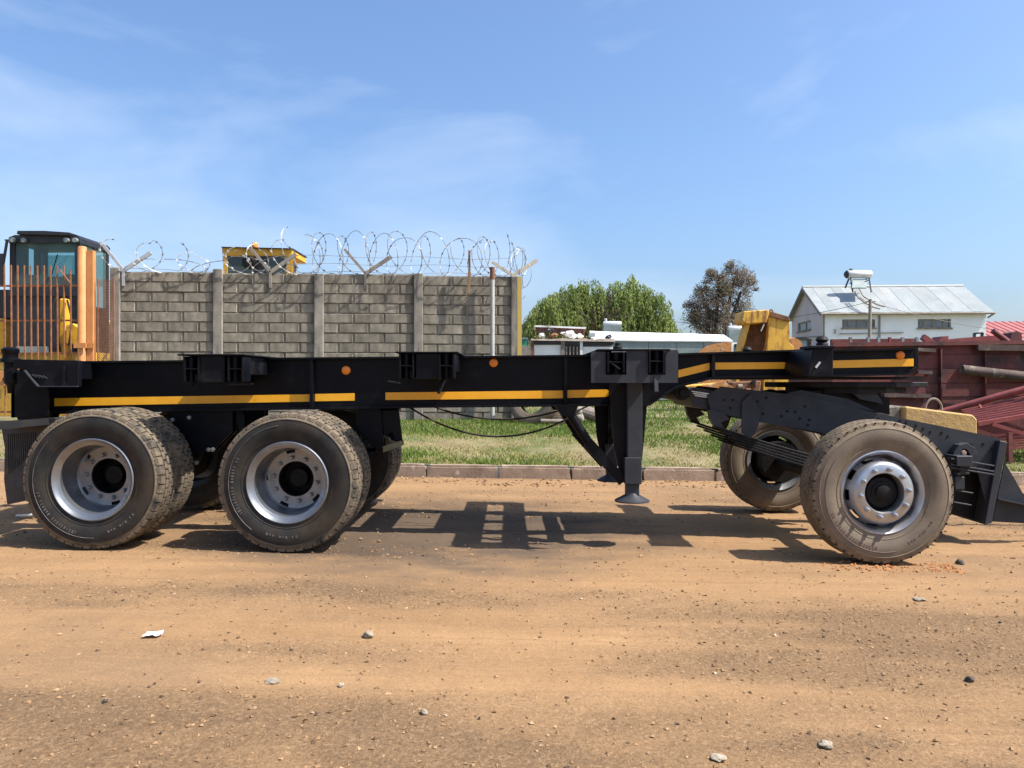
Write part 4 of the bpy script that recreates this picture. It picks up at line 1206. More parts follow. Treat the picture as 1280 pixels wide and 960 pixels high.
b = MB(); b.tube([P(102, 335, Z0 + .3), P(104, 335, Z0 + .2), P(104, 395, Z0 + .2), P(102, 395, Z0 + .3)], .02, 6); b.build('handrail', m_cabblk, cab)
b = MB(); b.tube([P(76, 440, 17.55), P(70, 410, 17.5), P(66, 385, 17.55), P(72, 366, 17.7)], .022, 6); b.tube([P(86, 432, 17.45), P(90, 400, 17.4), P(84, 375, 17.6)], .02, 6); b.build('hydraulic_hoses', m_hub, ex)
b = MB(); b.bpx(73.5, 373, 82, 455, 17.6, 17.8); b.build('boom_cylinder', m_yel, ex, bevel=.03)
b = MB(); b.ppx([(82, 430), (82, 406), (91, 404), (101, 411), (102, 430)], 17.5, 17.95); b.build('boom_bracket', m_yel, ex, bevel=.02)
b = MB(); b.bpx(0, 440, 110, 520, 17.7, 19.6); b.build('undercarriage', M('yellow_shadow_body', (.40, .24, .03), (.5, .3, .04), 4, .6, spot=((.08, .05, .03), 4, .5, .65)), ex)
b = MB(); b.bpx(-60, 398, 6, 520, 18.1, 19.4); b.build('counterweight', m_yel, ex, bevel=.04)
b = MB(); b.bpx(-8, 362, 12.5, 397, 18.2, 19.2); b.build('battery_box', m_cabblk, ex)
b = MB(); b.bpx(20, 433, 58, 441, 17.62, 17.69); b.build('step_plate', m_greysteel, ex)
b = MB()
b.ppx([(119, 455), (119, 425), (126, 412), (134, 398), (139, 405), (139, 455)], 19.4, 20.6); b.build('engine_cover', m_yel, ex, bevel=.03)

# yellow cab behind the wall
yc = thing('loader', (P(322, 0, 24.4).x, 24.4, .55), 'yellow machine cab with orange beacon showing above the concrete wall', 'loader')
b = MB(); b.ppx([(277, 309), (365, 311), (366, 320), (278, 320)], 24, 25.6); b.build('roof', m_yel, yc, bevel=.02)
b = MB(); b.ppx([(276.5, 308.3), (366, 310.3), (366, 311.2), (276.5, 309.2)], 23.95, 25.65); b.build('roof_trim', m_cabblk, yc)
for x0, x1 in ((279, 284), (358, 366)):
    b = MB(); b.bpx(x0, 320, x1, 372, 24.02, 24.14); b.build('pillar', m_yel, yc)
    b = MB(); b.bpx(x0, 320, x1, 372, 25.4, 25.5); b.build('pillar', m_yel, yc)
b = MB(); b.bpx(320, 320, 333, 372, 24.03, 24.1); b.build('pillar', m_cabblk, yc)
b = MB(); b.bpx(284, 320, 358, 372, 24.06, 24.075); b.build('windscreen', m_glassd, yc)
b = MB(); b.bpx(278, 346, 366, 500, 24.0, 25.5); b.build('lower_body', m_yel, yc)
b = MB(); b.bpx(284, 321, 358, 346, 25.3, 25.34); b.build('rear_wall', m_cabblk, yc)
b = MB(); b.lathe([(.0, -.2), (.17, -.2), (.21, -.1), (.21, .1), (.15, .1)], P(312, 328, 23.85), 20); b.build('work_lamp', m_hub, yc, 40)
q = P(319, 310, 24.6); b = MB(); b.lathe([(.09, -.02), (.09, .02), (.10, .03), (.10, .13), (.07, .17), (0, .17)], q, 16, 'z'); b.build('beacon', m_beacon, yc, 40)
b = MB(); b.bar(P(366, 323, 24.1), P(372, 335, 24.1), .12, .05); b.bar(P(369, 330, 24.1), P(369, 372, 24.1), .06, .06); b.build('mirror_arm', m_greypipe, yc)

# ------------------------------------------------------------------ house
hs = thing('white_house', (P(1030, 0, 44).x, 44, .55), 'white walled building with pale corrugated iron roof and solar geyser', 'house')
C0 = Vector((P(1030, 0, 44).x, 44, 0)); U = Vector((.998, -.06, 0)).normalized(); V = Vector((.06, .998, 0)).normalized()
HL, HW, HZ0, HE, HRZ = 8.95, 6.05, .55, 5.35, 7.05
def hp(u, v, z): return C0 + U * u + V * v + Vector((0, 0, z))
def hbox(b, u0, u1, v0, v1, z0, z1):
    vs = [hp(u, v, z) for z in (z0, z1) for u, v in ((u0, v0), (u1, v0), (u1, v1), (u0, v1))]
    b.add(vs, [(0, 3, 2, 1), (4, 5, 6, 7), (0, 1, 5, 4), (1, 2, 6, 5), (2, 3, 7, 6), (3, 0, 4, 7)])
def wall_open(b, w, z0, z1, holes, fn, th):
    """rectangular wall with openings; fn maps (a, depth, z) to a point"""
    az = sorted({0, w, *[h[0] for h in holes], *[h[1] for h in holes]}); zs = sorted({z0, z1, *[h[2] for h in holes], *[h[3] for h in holes]})
    for a0, a1 in zip(az, az[1:]):
        for q0, q1 in zip(zs, zs[1:]):
            if any(h[0] <= a0 and a1 <= h[1] and h[2] <= q0 and q1 <= h[3] for h in holes): continue
            vs = [fn(a, d, z) for d in (0, th) for a, z in ((a0, q0), (a1, q0), (a1, q1), (a0, q1))]
            b.add(vs, [(0, 1, 2, 3), (4, 7, 6, 5), (0, 4, 5, 1), (1, 5, 6, 2), (2, 6, 7, 3), (3, 7, 4, 0)])
def upx(px, Z=43.8): return (P(px, 0, Z).x - C0.x) / U.x
zpx = lambda py, Z=43.8: P(0, py, Z).z
side_h = [(upx(1054), upx(1094.5), zpx(409.5), zpx(399)), (upx(1146), upx(1186), zpx(410), zpx(399))]
b = MB(); wall_open(b, HL, HZ0, HE, side_h, lambda a, d, z: hp(a, d, z), .25); b.build('wall', m_hwall, hs)
g_h = [(2.0, 4.6, zpx(412, 46.5), zpx(400.5, 46.5))]
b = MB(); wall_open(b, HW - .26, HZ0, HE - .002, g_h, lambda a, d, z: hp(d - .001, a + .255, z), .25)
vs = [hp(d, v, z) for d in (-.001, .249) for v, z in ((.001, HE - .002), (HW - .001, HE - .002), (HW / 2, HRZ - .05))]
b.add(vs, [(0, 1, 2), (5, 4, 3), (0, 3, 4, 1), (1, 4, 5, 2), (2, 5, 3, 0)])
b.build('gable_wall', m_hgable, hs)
b = MB(); hbox(b, .26, HL - .01, HW - .25, HW - .01, HZ0, HE); hbox(b, HL - .25, HL - .002, .255, HW - .26, HZ0, HE)
b.add([hp(d, v, z) for d in (HL - .25, HL - .003) for v, z in ((.001, HE), (HW - .001, HE), (HW / 2, HRZ - .05))], [(0, 1, 2), (5, 4, 3), (0, 3, 4, 1), (1, 4, 5, 2), (2, 5, 3, 0)])
b.build('back_walls', m_hwall, hs)
def window(u0, u1, z0, z1, fn, npan):
    w = MB(); t = .07
    for a0, a1, q0, q1 in ((u0, u1, z0, z0 + t), (u0, u1, z1 - t, z1), (u0, u0 + t, z0 + t, z1 - t), (u1 - t, u1, z0 + t, z1 - t)):
        vs = [fn(a, d, z) for d in (.06, .14) for a, z in ((a0, q0), (a1, q0), (a1, q1), (a0, q1))]
        w.add(vs, [(0, 1, 2, 3), (4, 7, 6, 5), (0, 4, 5, 1), (1, 5, 6, 2), (2, 6, 7, 3), (3, 7, 4, 0)])
    o = w.build('window', m_pole, hs)
    ed = [u0 + t, *[u0 + (u1 - u0) * f_ for f_ in npan], u1 - t]
    for a0, a1 in zip(ed, ed[1:]):
        pn = MB(); vs = [fn(a, d, z) for d in (.10, .112) for a, z in ((a0 + .035, z0 + t), (a1 - .035, z0 + t), (a1 - .035, z1 - t), (a0 + .035, z1 - t))]
        pn.add(vs, [(0, 1, 2, 3), (4, 7, 6, 5), (0, 4, 5, 1), (1, 5, 6, 2), (2, 6, 7, 3), (3, 7, 4, 0)])
        pn.build('pane', m_pane, o)
    for f_ in npan:
        a = u0 + (u1 - u0) * f_
        pn = MB(); vs = [fn(x, d, z) for d in (.062, .138) for x, z in ((a - .035, z0 + t), (a + .035, z0 + t), (a + .035, z1 - t), (a - .035, z1 - t))]
        pn.add(vs, [(0, 1, 2, 3), (4, 7, 6, 5), (0, 4, 5, 1), (1, 5, 6, 2), (2, 6, 7, 3), (3, 7, 4, 0)]); pn.build('mullion', m_pole, o)
    s_ = MB(); vs = [fn(a, d, z) for d in (-.08, .06) for a, z in ((u0 - .06, z0 - .08), (u1 + .06, z0 - .08), (u1 + .06, z0 - .003), (u0 - .06, z0 - .003))]
    s_.add(vs, [(0, 1, 2, 3), (4, 7, 6, 5), (0, 4, 5, 1), (1, 5, 6, 2), (2, 6, 7, 3), (3, 7, 4, 0)]); s_.build('sill', m_post, o)
for h in side_h: window(*h, lambda a, d, z: hp(a, d, z), (.2, .48, .78))
window(*g_h[0], lambda a, d, z: hp(d, a + .255, z), (.45,))
# roof sheets
NS = 17; OV = .28
b = MB(); b.tube([hp(-OV, HW / 2, HRZ + .03), hp(HL + OV, HW / 2, HRZ + .03)], .09, 8); roof = b.build('roof', m_roof, hs, 40)
sw = (HL + 2 * OV) / NS
for side in (0, 1):
    for k in range(NS):
        b = MB(); n = 12
        vs = []
        for row in range(3):
            t = row / 2
            for i in range(n + 1):
                u = -OV + sw * (k + i / n)
                zoff = .022 * (1 if i % 2 else 0) + (.012 if k % 2 else 0)
                v = HW / 2 + (-(HW / 2 + OV) * t if side == 0 else (HW / 2 + OV) * t)
                z = HRZ - (HRZ - HE) * t * (HW / 2 + OV) / (HW / 2) + zoff
                vs.append(hp(u, v, z + .02))
        fs = [(r_ * (n + 1) + i, r_ * (n + 1) + i + 1, (r_ + 1) * (n + 1) + i + 1, (r_ + 1) * (n + 1) + i) for r_ in range(2) for i in range(n)]
        b.add(vs, fs); b.build('roof_sheet', m_roof, roof, norm=False)
b = MB(); b.tube([hp(-OV, -OV, HE - .2), hp(HL + OV + .05, -OV, HE - .2)], .07, 6); b.tube([hp(HL + OV + .05, -OV, HE - .2), hp(HL + .05, -.06, HE - .45)], .05, 6); b.build('gutter', m_pole, hs)
b = MB()
for sgn in (0, 1):
    p, q = hp(-OV + .0, HW / 2, HRZ - .06), hp(-OV, -OV if sgn == 0 else HW + OV, HE - .23)
    b.bar(p, q, .05, .16)
b.build('barge_board', M('barge_grey', (.16, .15, .15), (.22, .2, .2), 5, .7), hs)
b = MB(); b.bar(hp(-.02, -.02, HZ0), hp(-.02, -.02, HE - .25), .08, .08); b.bar(hp(upx(1099), -.06, HZ0), hp(upx(1099), -.06, HE - .3), .08, .08); b.bar(hp(upx(1050), -.06, zpx(417)), hp(upx(1128), -.06, zpx(416)), .05, .05); b.bar(hp(upx(1045), -.06, zpx(411)), hp(upx(1045), -.06, zpx(417)), .05, .05)
b.build('wall_pipes', m_pole, hs)
b = MB(); b.bar(hp(-.02, .6, zpx(421, 45)), hp(-.02, 5.0, zpx(421, 48)), .05, .05); b.build('gable_pipe', m_pole, hs)
# solar geyser on the ridge
gy = thing('solar_geyser', hp(1.6, 2.0, 6.3), 'silver solar geyser tank on a black stand straddling the roof ridge', 'water heater')
ZQ = 45.6
a, e = P(1059, 343, ZQ), P(1089, 343.2, ZQ)
rr = 5.2 * ZQ / F
b = MB(); b.lathe([(0, a.x), (rr * .8, a.x), (rr, a.x + .08), (rr, e.x - .08), (rr * .8, e.x), (0, e.x)], (0, ZQ, a.z), 24, 'x'); b.build('tank', m_tank, gy, 40)
b = MB(); b.lathe([(0, a.x - .16), (rr * .5, a.x - .16), (rr * .95, a.x - .06), (rr * .98, a.x + .001)], (0, ZQ, a.z), 20, 'x'); b.build('tank_end', m_cabblk, gy, 40)
b = MB(); b.lathe([(0, 0), (.12, 0), (.12, .12), (0, .16)], P(1064, 338.5, ZQ), 14, 'z'); b.build('valve', m_greysteel, gy, 40)
for x0, x1, y1 in ((1062, 1056.5, 360), (1063, 1066, 365), (1084, 1079, 360), (1086, 1089, 365)):
    b = MB(); b.bar(P(x0, 346, ZQ), P(x1, y1, ZQ - (.7 if y1 > 362 else -.3)), .07, .07); b.build('stand_leg', m_cabblk, gy)
b = MB(); b.bar(P(1062, 354, ZQ - .3), P(1086, 359, ZQ - .5), .05, .05); b.bar(P(1086, 350, ZQ - .3), P(1064, 360, ZQ - .5), .05, .05); b.build('stand_brace', m_cabblk, gy)
b = MB(); p = [P(1066, 349, ZQ - .1), P(1084, 349, ZQ - .1), P(1083, 359.5, ZQ - .9), P(1065, 359.5, ZQ - .9)]
b.add([*p, *[x + Vector((0, .05, -.06)) for x in p]], [(0, 1, 2, 3), (4, 7, 6, 5), (0, 4, 5, 1), (1, 5, 6, 2), (2, 6, 7, 3), (3, 7, 4, 0)]); b.build('collector', m_greysteel, gy)
b = MB(); pts = [P(1069, 364, 44.6), P(1073, 372, 44.0), P(1082, 379, 43.5), P(1092, 384, 43.3), P(1100, 386, 43.3)]
b.tube(pts, .045, 6); b.tube([x + Vector((.25, 0, .12)) for x in pts], .04, 6); b.build('feed_pipe', m_pole, gy)
# pole and wires
q = P(1087.5, 430, 41)
pl_ = thing('utility_pole', (q.x, 41, .55), 'thin timber utility pole standing in front of the white house', 'pole')
b = MB(); b.tube([(q.x - .1, 41, .5), (q.x + .02, 41, P(0, 374, 41).z)], [.11, .08], 10); b.build('pole', m_pole, pl_, 40)
b = MB(); z = P(0, 377, 41).z; b.bar((q.x - .25, 41, z), (q.x + .3, 41, z), .06, .06); b.bar((q.x - .1, 41, z - .3), (q.x + .15, 41, z - .3), .05, .05); b.build('cross_arm', m_pole, pl_)
b = MB(); b.tube(catenary(Vector((q.x, 41, z)), P(840, 402, 52), .5), .014, 5); b.tube(catenary(Vector((q.x, 41, z)), P(1380, 420, 38), .5), .014, 5); b.build('overhead_wire', m_cabblk, pl_)

# red roofed building
rrb = thing('red_roofed_building', (P(1290, 0, 60).x, 60, .55), 'low building with faded red sheet roof at the right edge behind scrap', 'building')
xa, xb = P(1226, 0, 60).x, P(1380, 0, 60).x
for k in range(16):
    x0 = xa + (xb - xa) * k / 16; x1 = xa + (xb - xa) * (k + 1) / 16
    b = MB(); b.add([(x0, 60, P(0, 424, 60).z), (x1 - .02, 60, P(0, 424, 60).z), (x1 - .02, 65, P(0, 402, 65).z), (x0, 65, P(0, 402, 65).z), (x1, 60, P(0, 424, 60).z + .05), (x1, 65, P(0, 402, 65).z + .05)], [(0, 1, 2, 3), (1, 4, 5, 2)])
    b.build('roof_sheet', m_redroof, rrb, norm=False)
b = MB(); b.box(xa + .4, xb, 60.4, 64.8, .5, P(0, 425, 60).z); b.build('wall', m_hwall, rrb)

# ------------------------------------------------------------------ trees
def leaf_mesh(name, pts, dirs, L, W, cols, mat, par):
    n = len(pts)
    side = np.cross(dirs, rng.normal(0, 1, (n, 3))); side /= np.linalg.norm(side, axis=1)[:, None] + 1e-9
    L = (L * rng.uniform(.6, 1.3, n))[:, None]; W = (W * rng.uniform(.6, 1.3, n))[:, None]
    p0 = pts; p1 = pts + dirs * L * .5 + side * W; p2 = pts + dirs * L; p3 = pts + dirs * L * .5 - side * W
    co = np.stack([p0, p1, p2, p3], 1).reshape(-1, 3) - np.array(WL[par.name])
    me = tri_mesh(name, co, cols, mat, 4)
    o = bpy.data.objects.new(name, me); col.objects.link(o); o.parent = par
    return o
def norm(a): return a / (np.linalg.norm(a, axis=1)[:, None] + 1e-9)

def limb_tree(par, base, h, spread, n, rs, mat, up=.6):
    b = MB(); tips = []
    def grow(p, d, L, r_, lev):
        q = p + d * L
        mid = p.lerp(q, .5) + Vector((rs.uniform(-1, 1), rs.uniform(-1, 1), 0)) * L * .06
        b.tube([p, mid, q], [r_, r_ * .82, r_ * .65], 6 if lev < 2 else 4)
        if lev >= 2: tips.extend([mid, q])
        if lev >= n: return
        for _ in range(3 if lev < 2 else rs.choice((2, 3))):
            nd = (d + Vector((rs.uniform(-1, 1), rs.uniform(-1, 1), rs.uniform(-.3, up))) * spread).normalized()
            grow(p.lerp(q, rs.uniform(.55, 1)), nd, L * rs.uniform(.60, .82), r_ * .58, lev + 1)
    grow(Vector(base), Vector((0, 0, 1)), h, h * .09, 0)
    b.build('trunk', mat, par, 60, norm=False)
    return tips

ZW = 60.
wil = thing('willow_tree', (P(755, 0, ZW).x, ZW, .5), 'broad green weeping willow tree behind the wrecked truck bodies', 'tree')
limb_tree(wil, (P(752, 0, ZW).x, ZW, .5), 3.2, .75, 4, random.Random(4), m_bark)
# domes that make up the crown: centre px, top row, half width px
pts, dirs, cols = [], [], []
k = ZW / F
for cx_, top_, hw_, dep, ncl, bot in ((738, 342, 20, 0, 22, 425), (716, 351, 30, 0, 34, 425), (692, 366, 26, -1, 30, 425), (674, 389, 15, -1, 13, 425), (768, 346, 15, 0, 13, 425), (790, 339, 17, 0, 22, 430), (803, 347, 9, 0, 7, 430),
                                     (822, 361, 13, 0, 7, 400), (832, 386, 12, 0, 9, 425), (762, 372, 40, 1, 22, 430), (712, 380, 42, 1, 26, 430), (806, 380, 24, 1, 14, 430)):
    for s in range(ncl):
        a = rng.uniform(0, 2 * np.pi); rr_ = math.sqrt(rng.random())
        shade = rng.uniform(.70, 1.25); warm = rng.random()
        ztop = P(0, top_, ZW).z; hgt = (bot - top_) * k
        Lc = rng.uniform(.9, 1.2) * rng.choice([1.2, 1.9, 2.8])
        rad = rng.uniform(.30, .75)
        dz0 = (rng.random() ** 1.6) * hgt * .55 if s > ncl * .45 else 0.
        for q in range(int(rng.integers(14, 26))):
            ux, uy = rr_ * math.cos(a), rr_ * math.sin(a)
            ox, oy = rng.normal(0, rad * .55, 2)
            x0 = P(cx_, 0, ZW).x + ux * hw_ * k + ox; y0 = ZW + dep + uy * hw_ * k * .8 + oy
            z0 = ztop - (1 - math.sqrt(max(0, 1 - rr_ ** 2 * .92))) * hgt * .5 - (ox * ox + oy * oy) / rad * .55 - rng.uniform(0, .35) - dz0
            z_end = max(z0 - Lc * rng.uniform(.45, 1.1), 2.0)
            nl = int(max(0, z0 - z_end) / .095) + 4
            t = rng.random(nl) ** .85
            sway = rng.normal(0, .12, 2)
            p = np.stack([x0 + (ux * .3 + ox * .35) * t + sway[0] * t * t + rng.normal(0, .05, nl), y0 + (uy * .3 + oy * .35) * t + sway[1] * t * t + rng.normal(0, .05, nl), z0 - (z0 - z_end) * t + .25 * (1 - t) * t], -1)
            d = norm(np.stack([rng.normal(0, .3, nl), rng.normal(0, .3, nl), -np.ones(nl)], -1))
            c = (np.array([.20, .265, .085]) + np.array([.08, .055, .0]) * warm) * shade * rng.uniform(.75, 1.25, (nl, 1))
            pts.append(p); dirs.append(d); cols.append(c)
leaf_mesh('crown', np.concatenate(pts), np.concatenate(dirs), .24, .042, np.concatenate(cols), m_leaf, wil)

ZD = 64.
dry = thing('brown_tree', (P(897, 0, ZD).x, ZD, .5), 'sparse brown leaved tree standing between willow and white house', 'tree')
tips = limb_tree(dry, (P(896, 0, ZD).x, ZD, .5), 3.0, .70, 5, random.Random(18), m_bark, .8)
pts, dirs, cols = [], [], []
prof = [(898, 345, 17), (917, 338, 16), (925, 352, 22), (905, 362, 26), (882, 378, 22), (915, 375, 26), (895, 395, 34), (868, 400, 18), (925, 395, 22), (938, 354, 11), (885, 352, 9), (915, 332, 8), (870, 388, 12), (905, 412, 36), (878, 362, 13), (860, 382, 8), (945, 362, 6), (889, 340, 8)]
for cx_, cy_, r_ in prof:
    k = ZD / F
    n = int(r_ * r_ * 6.5)
    g = norm(rng.normal(0, 1, (n, 3))) * (rng.random((n, 1)) ** .45) * r_ * k
    ctr = np.array(P(cx_, cy_, ZD))
    p = ctr + g * np.array([1, .8, .85])
    keep = np.array([mnoise.noise(Vector(q) * .95) + .35 * mnoise.noise(Vector(q) * 3.1) for q in p]) > -.02
    p = p[keep]; n = len(p)
    pts.append(p); dirs.append(norm(rng.normal(0, 1, (n, 3)) + np.array([0, 0, .2])))
    mixc = rng.random((n, 1))
    cols.append((np.array([[.22, .18, .135], [.21, .20, .11], [.24, .18, .155]])[rng.choice(3)] * (1 - mixc) + np.array([.30, .25, .18]) * mixc) * rng.uniform(.6, 1.25, (n, 1)))
leaf_mesh('crown', np.concatenate(pts), np.concatenate(dirs), .15, .036, np.concatenate(cols), m_leaf, dry)
b = MB(); rs2 = random.Random(2)
for cx_, cy_, r_ in prof:
    for k in range(30):
        c = P(cx_, cy_ + r_ * .3, ZD + rs2.uniform(-1, 1)); d = Vector((rs2.uniform(-1, 1), rs2.uniform(-.6, .6), rs2.uniform(-.2, 1))).normalized() * r_ * ZD / F * rs2.uniform(.8, 1.3)
        b.tube([c, c + d * .5 + Vector((0, 0, .08)), c + d], [.03, .02, .008], 4)
for x0, x1, x2, x3 in ((893, 895, 899, 897), (906, 908, 914, 920), (896, 888, 876, 864), (906, 916, 926, 938)):
    b.tube([P(x0, 425, ZD), P(x1, 395, ZD), P(x2, 365, ZD), P(x3, 340 if x3 in (897, 920) else 372, ZD)], [.24, .19, .12, .03], 6)
b.build('twigs', m_bark, dry, norm=False)['kind'] = 'stuff'

# ------------------------------------------------------------------ wrecks and yard clutter, middle distance
ZT = 26.
wk = thing('wrecked_truck_body', (P(715, 0, ZT).x, ZT, .55), 'rusted white truck body with junk piled on its open roof shelf', 'truck body')
def jag(x0, x1, y, n, amp, rs):
    return [(x0 + (x1 - x0) * i / n, y + rs.uniform(-amp, amp)) for i in range(n + 1)]
rs = random.Random(21)
b = MB(); b.ppx(jag(664, 769, 423.5, 26, .8, rs) + [(769, 427), (664, 425.5)], ZT - .1, ZT + 2.2); b.build('roof_shelf', M('pale_rust', (.50, .40, .33), (.62, .54, .47), 4, .8, spot=((.28, .12, .06), 3, .52, .68)), wk)
b = MB(); b.bpx(666, 426, 767, 431, ZT, ZT + .1); b.build('header', m_cabblk, wk)
for x0, x1, mt in ((663.5, 667, m_rust), (701.5, 706, m_greypipe), (725, 728.5, m_white)):
    b = MB(); b.bpx(x0, 424, x1, 505, ZT - .04, ZT + .1); b.build('post', mt, wk)
for x0, x1, y in ((667.5, 701, 431), (729, 766, 433.5)):
    b = MB(); b.bpx(x0, y, x1, 505, ZT + .02, ZT + .08); b.build('side_panel', m_white, wk)
b = MB(); b.bpx(706, 431, 725, 505, ZT + .06, ZT + .09); b.build('side_panel', m_cabblk, wk)
for k in range(4):
    b = MB(); b.bar(P(708 + 4.5 * k, 433, ZT), P(708 + 4.5 * k, 446, ZT), .05, .05); b.build('grille_bar', m_greypipe, wk)
b = MB(); b.ppx([(669, 406.5), (733, 409), (732, 411), (669, 408.5)], ZT + .6, ZT + 2.0); b.build('canopy', m_white, wk)
b = MB(); b.ppx([(669.5, 408.6), (732, 411.1), (731, 417.5), (670, 414.5)], ZT + .75, ZT + .8); b.build('canopy_board', M('maroon', (.10, .04, .035), (.15, .07, .06), 3, .7), wk)
for x in (671, 700, 730):
    b = MB(); b.bpx(x - .8, 409, x + .8, 425, ZT + .7, ZT + .76); b.build('canopy_post', m_rust, wk)
b = MB(); b.box(P(666, 0, ZT).x, P(767, 0, ZT).x, ZT + .12, ZT + 2.1, .6, P(0, 428, ZT).z); b.build('body', m_greysteel, wk)
jn = [('dark round drum on the roof shelf of the wrecked truck body', 688, 413, 5.0, m_cabblk, 'drum'), ('rusty brown engine lump on the roof shelf of the wrecked truck', 691, 419.5, 5.2, m_rust, 'scrap'), ('crumpled white sheet heap in the middle of the wreck roof shelf', 712, 418.5, 7.2, m_white, 'scrap'),
      ('white crumpled panel at the right of the wreck roof heap', 724, 420, 5, m_white, 'scrap'), ('pale grey box at the left end of the wreck roof shelf', 679, 419.5, 4.4, m_tank, 'box'), ('black lump at the right end of the wreck roof shelf', 761, 420.5, 4.2, m_cabblk, 'scrap')]
for lb, x, y, r_, mt, ct in jn:
    c = P(x, y, ZT + .35); rad = r_ * ZT / F
    bm = bmesh.new(); bmesh.ops.create_icosphere(bm, subdivisions=3, radius=rad)
    for v in bm.verts:
        nn = mnoise.noise(v.co * 6 + Vector((x, 0, 0))) + .5 * mnoise.noise(v.co * 15)
        v.co *= 1 + .75 * nn; v.co.z *= .62
    me = bpy.data.meshes.new('roof_junk'); bm.to_mesh(me); bm.free(); me.materials.append(mt)
    o = bpy.data.objects.new('roof_junk', me); col.objects.link(o); o.location = c; tag(o, lb, ct, 'junk on the wreck roof')

ZC = 30.
ct = thing('box_trailer_body', (P(825, 0, ZC).x, ZC, .55), 'long grey box body with flat white roof behind the trailer nose', 'truck body')
b = MB()
fr = [P(739, 424, ZC - .05), P(757, 424.2, ZC - .05), P(800, 425, ZC - .05), P(860, 425.3, ZC - .05), P(916, 426, ZC - .05)]
bk_ = [P(737, 413.5, ZC + 2.4), P(757, 414.5, ZC + 2.4), P(800, 415.5, ZC + 2.4), P(860, 417, ZC + 2.4), P(905, 418.5, ZC + 2.4)]
n = len(fr)
b.add([*fr, *bk_, *[p + Vector((0, 0, -.05)) for p in fr], *[p + Vector((0, 0, -.05)) for p in bk_]],
      [(i, i + 1, n + i + 1, n + i) for i in range(n - 1)] + [(2 * n + i, 3 * n + i, 3 * n + i + 1, 2 * n + i + 1) for i in range(n - 1)] + [(i, 2 * n + i, 2 * n + i + 1, i + 1) for i in range(n - 1)] + [(n + i, n + i + 1, 3 * n + i + 1, 3 * n + i) for i in range(n - 1)] + [(0, n, 3 * n, 2 * n), (n - 1, 3 * n - 1, 4 * n - 1, 2 * n - 1)])
b.build('roof', m_white, ct)
for k in range(5):
    x0, x1 = 742 + k * 34.4, 742 + (k + 1) * 34.4
    b = MB(); b.bpx(x0 + .3, 425.5, x1 - .3, 500, ZC, ZC + .06); b.build('side_panel', m_greysteel, ct)
b = MB(); b.box(P(742, 0, ZC).x, P(914, 0, ZC).x, ZC + .07, ZC + 2.3, .6, P(0, 427, ZC).z); b.build('body', m_greysteel, ct)
b = MB(); b.ppx([(872, 441), (884, 432), (899, 428.5), (914, 427.5), (914, 500), (872, 500)], ZC - .06, ZC - .02); b.build('rusted_patch', m_rustor, ct)
b = MB(); b.bpx(737, 416, 744, 421, ZC - .1, ZC + .3); b.build('corner_flap', m_galv, ct)
b = MB(); b.bpx(914.5, 428, 928, 500, ZC + .2, ZC + 2.2); cb = b.build('cab_end', m_hwall, ct)
b = MB(); b.bpx(918, 430, 925, 440, ZC + .18, ZC + .199); b.build('cab_window', m_hub, cb)
for x0, x1, y0, y1, lb in ((754, 776.5, 401.5, 408, 'small white cylindrical tank in front of the willow tree'), (910, 933, 407, 415, 'white cylindrical tank beside the brown tree')):
    a, e = P(x0, (y0 + y1) / 2, 38), P(x1, (y0 + y1) / 2, 38); rr = (y1 - y0) / 2 * 38 / F
    t = thing('water_tank', ((a.x + e.x) / 2, 38, .55), lb, 'tank', 'roof top water tanks')
    b = MB(); b.lathe([(0, a.x), (rr * .8, a.x), (rr, a.x + .05), (rr, e.x - .05), (rr * .8, e.x), (0, e.x)], (0, 38, a.z), 20, 'x'); b.build('tank', m_tank, t, 40)
    b = MB(); b.box(a.x, e.x, 37.8, 38.3, .5, a.z - rr * .6); b.build('stand', m_greysteel, t)
    b = MB(); b.lathe([(0, 0), (.07, 0), (.07, .12), (0, .14)], (a.x + .12, 38, a.z + rr), 10, 'z'); b.build('valve', m_tank, t)

sh = thing('blue_shed', (P(1002, 0, 30).x, 30, .55), 'small blue grey metal shed between yellow bucket and house', 'shed')
b = MB(); b.bpx(989, 423, 1013, 500, 30, 32); b.build('wall', M('blue_grey_sheet', (.25, .31, .33), (.33, .38, .40), 3, .6), sh)
b = MB(); b.ppx([(986, 422), (1005, 421.3), (1016, 424.5), (1016, 425.5), (986, 423.2)], 29.9, 32.1); b.build('roof', m_cabblk, sh)
b = MB(); b.bpx(1010, 426, 1014, 440, 29.95, 29.99); b.build('door', m_cabblk, sh)

# yellow scrap bucket and machine
ZY = 22.
bk = thing('rusty_yellow_bucket', (P(955, 0, ZY).x, ZY, .55), 'tall rusty yellow scoop bucket standing on end beyond the trailer nose', 'bucket')
b = MB(); b.ppx([(961, 391), (987, 397), (987, 428), (992, 434), (990, 470), (988, 500), (953, 503), (957, 440), (960, 421)], ZY - .2, ZY + .0); b.build('side_plate', m_yelrust, bk, bevel=.01)
b = MB(); b.ppx([(930, 389), (960, 387), (962, 391), (958, 403), (932, 405), (928, 400)], ZY - .35, ZY + .5); b.build('top_block', m_yelrust, bk, bevel=.02)
b = MB(); b.ppx([(958, 387.5), (987, 396), (987.5, 402), (960, 395)], ZY - .25, ZY + .4); b.build('rusty_lip', m_rust, bk, bevel=.01)
b = MB(); b.ppx([(937, 404), (958, 403), (957, 440), (953, 503), (918, 500), (926, 440), (930, 420)], ZY + .35, ZY + .45); b.build('inner_shell', m_rust, bk)
b = MB(); b.ppx([(934, 404), (938, 404), (929, 437), (924, 480), (920, 480), (925, 437)], ZY - .15, ZY + .34); b.build('rim_edge', m_yelrust, bk)
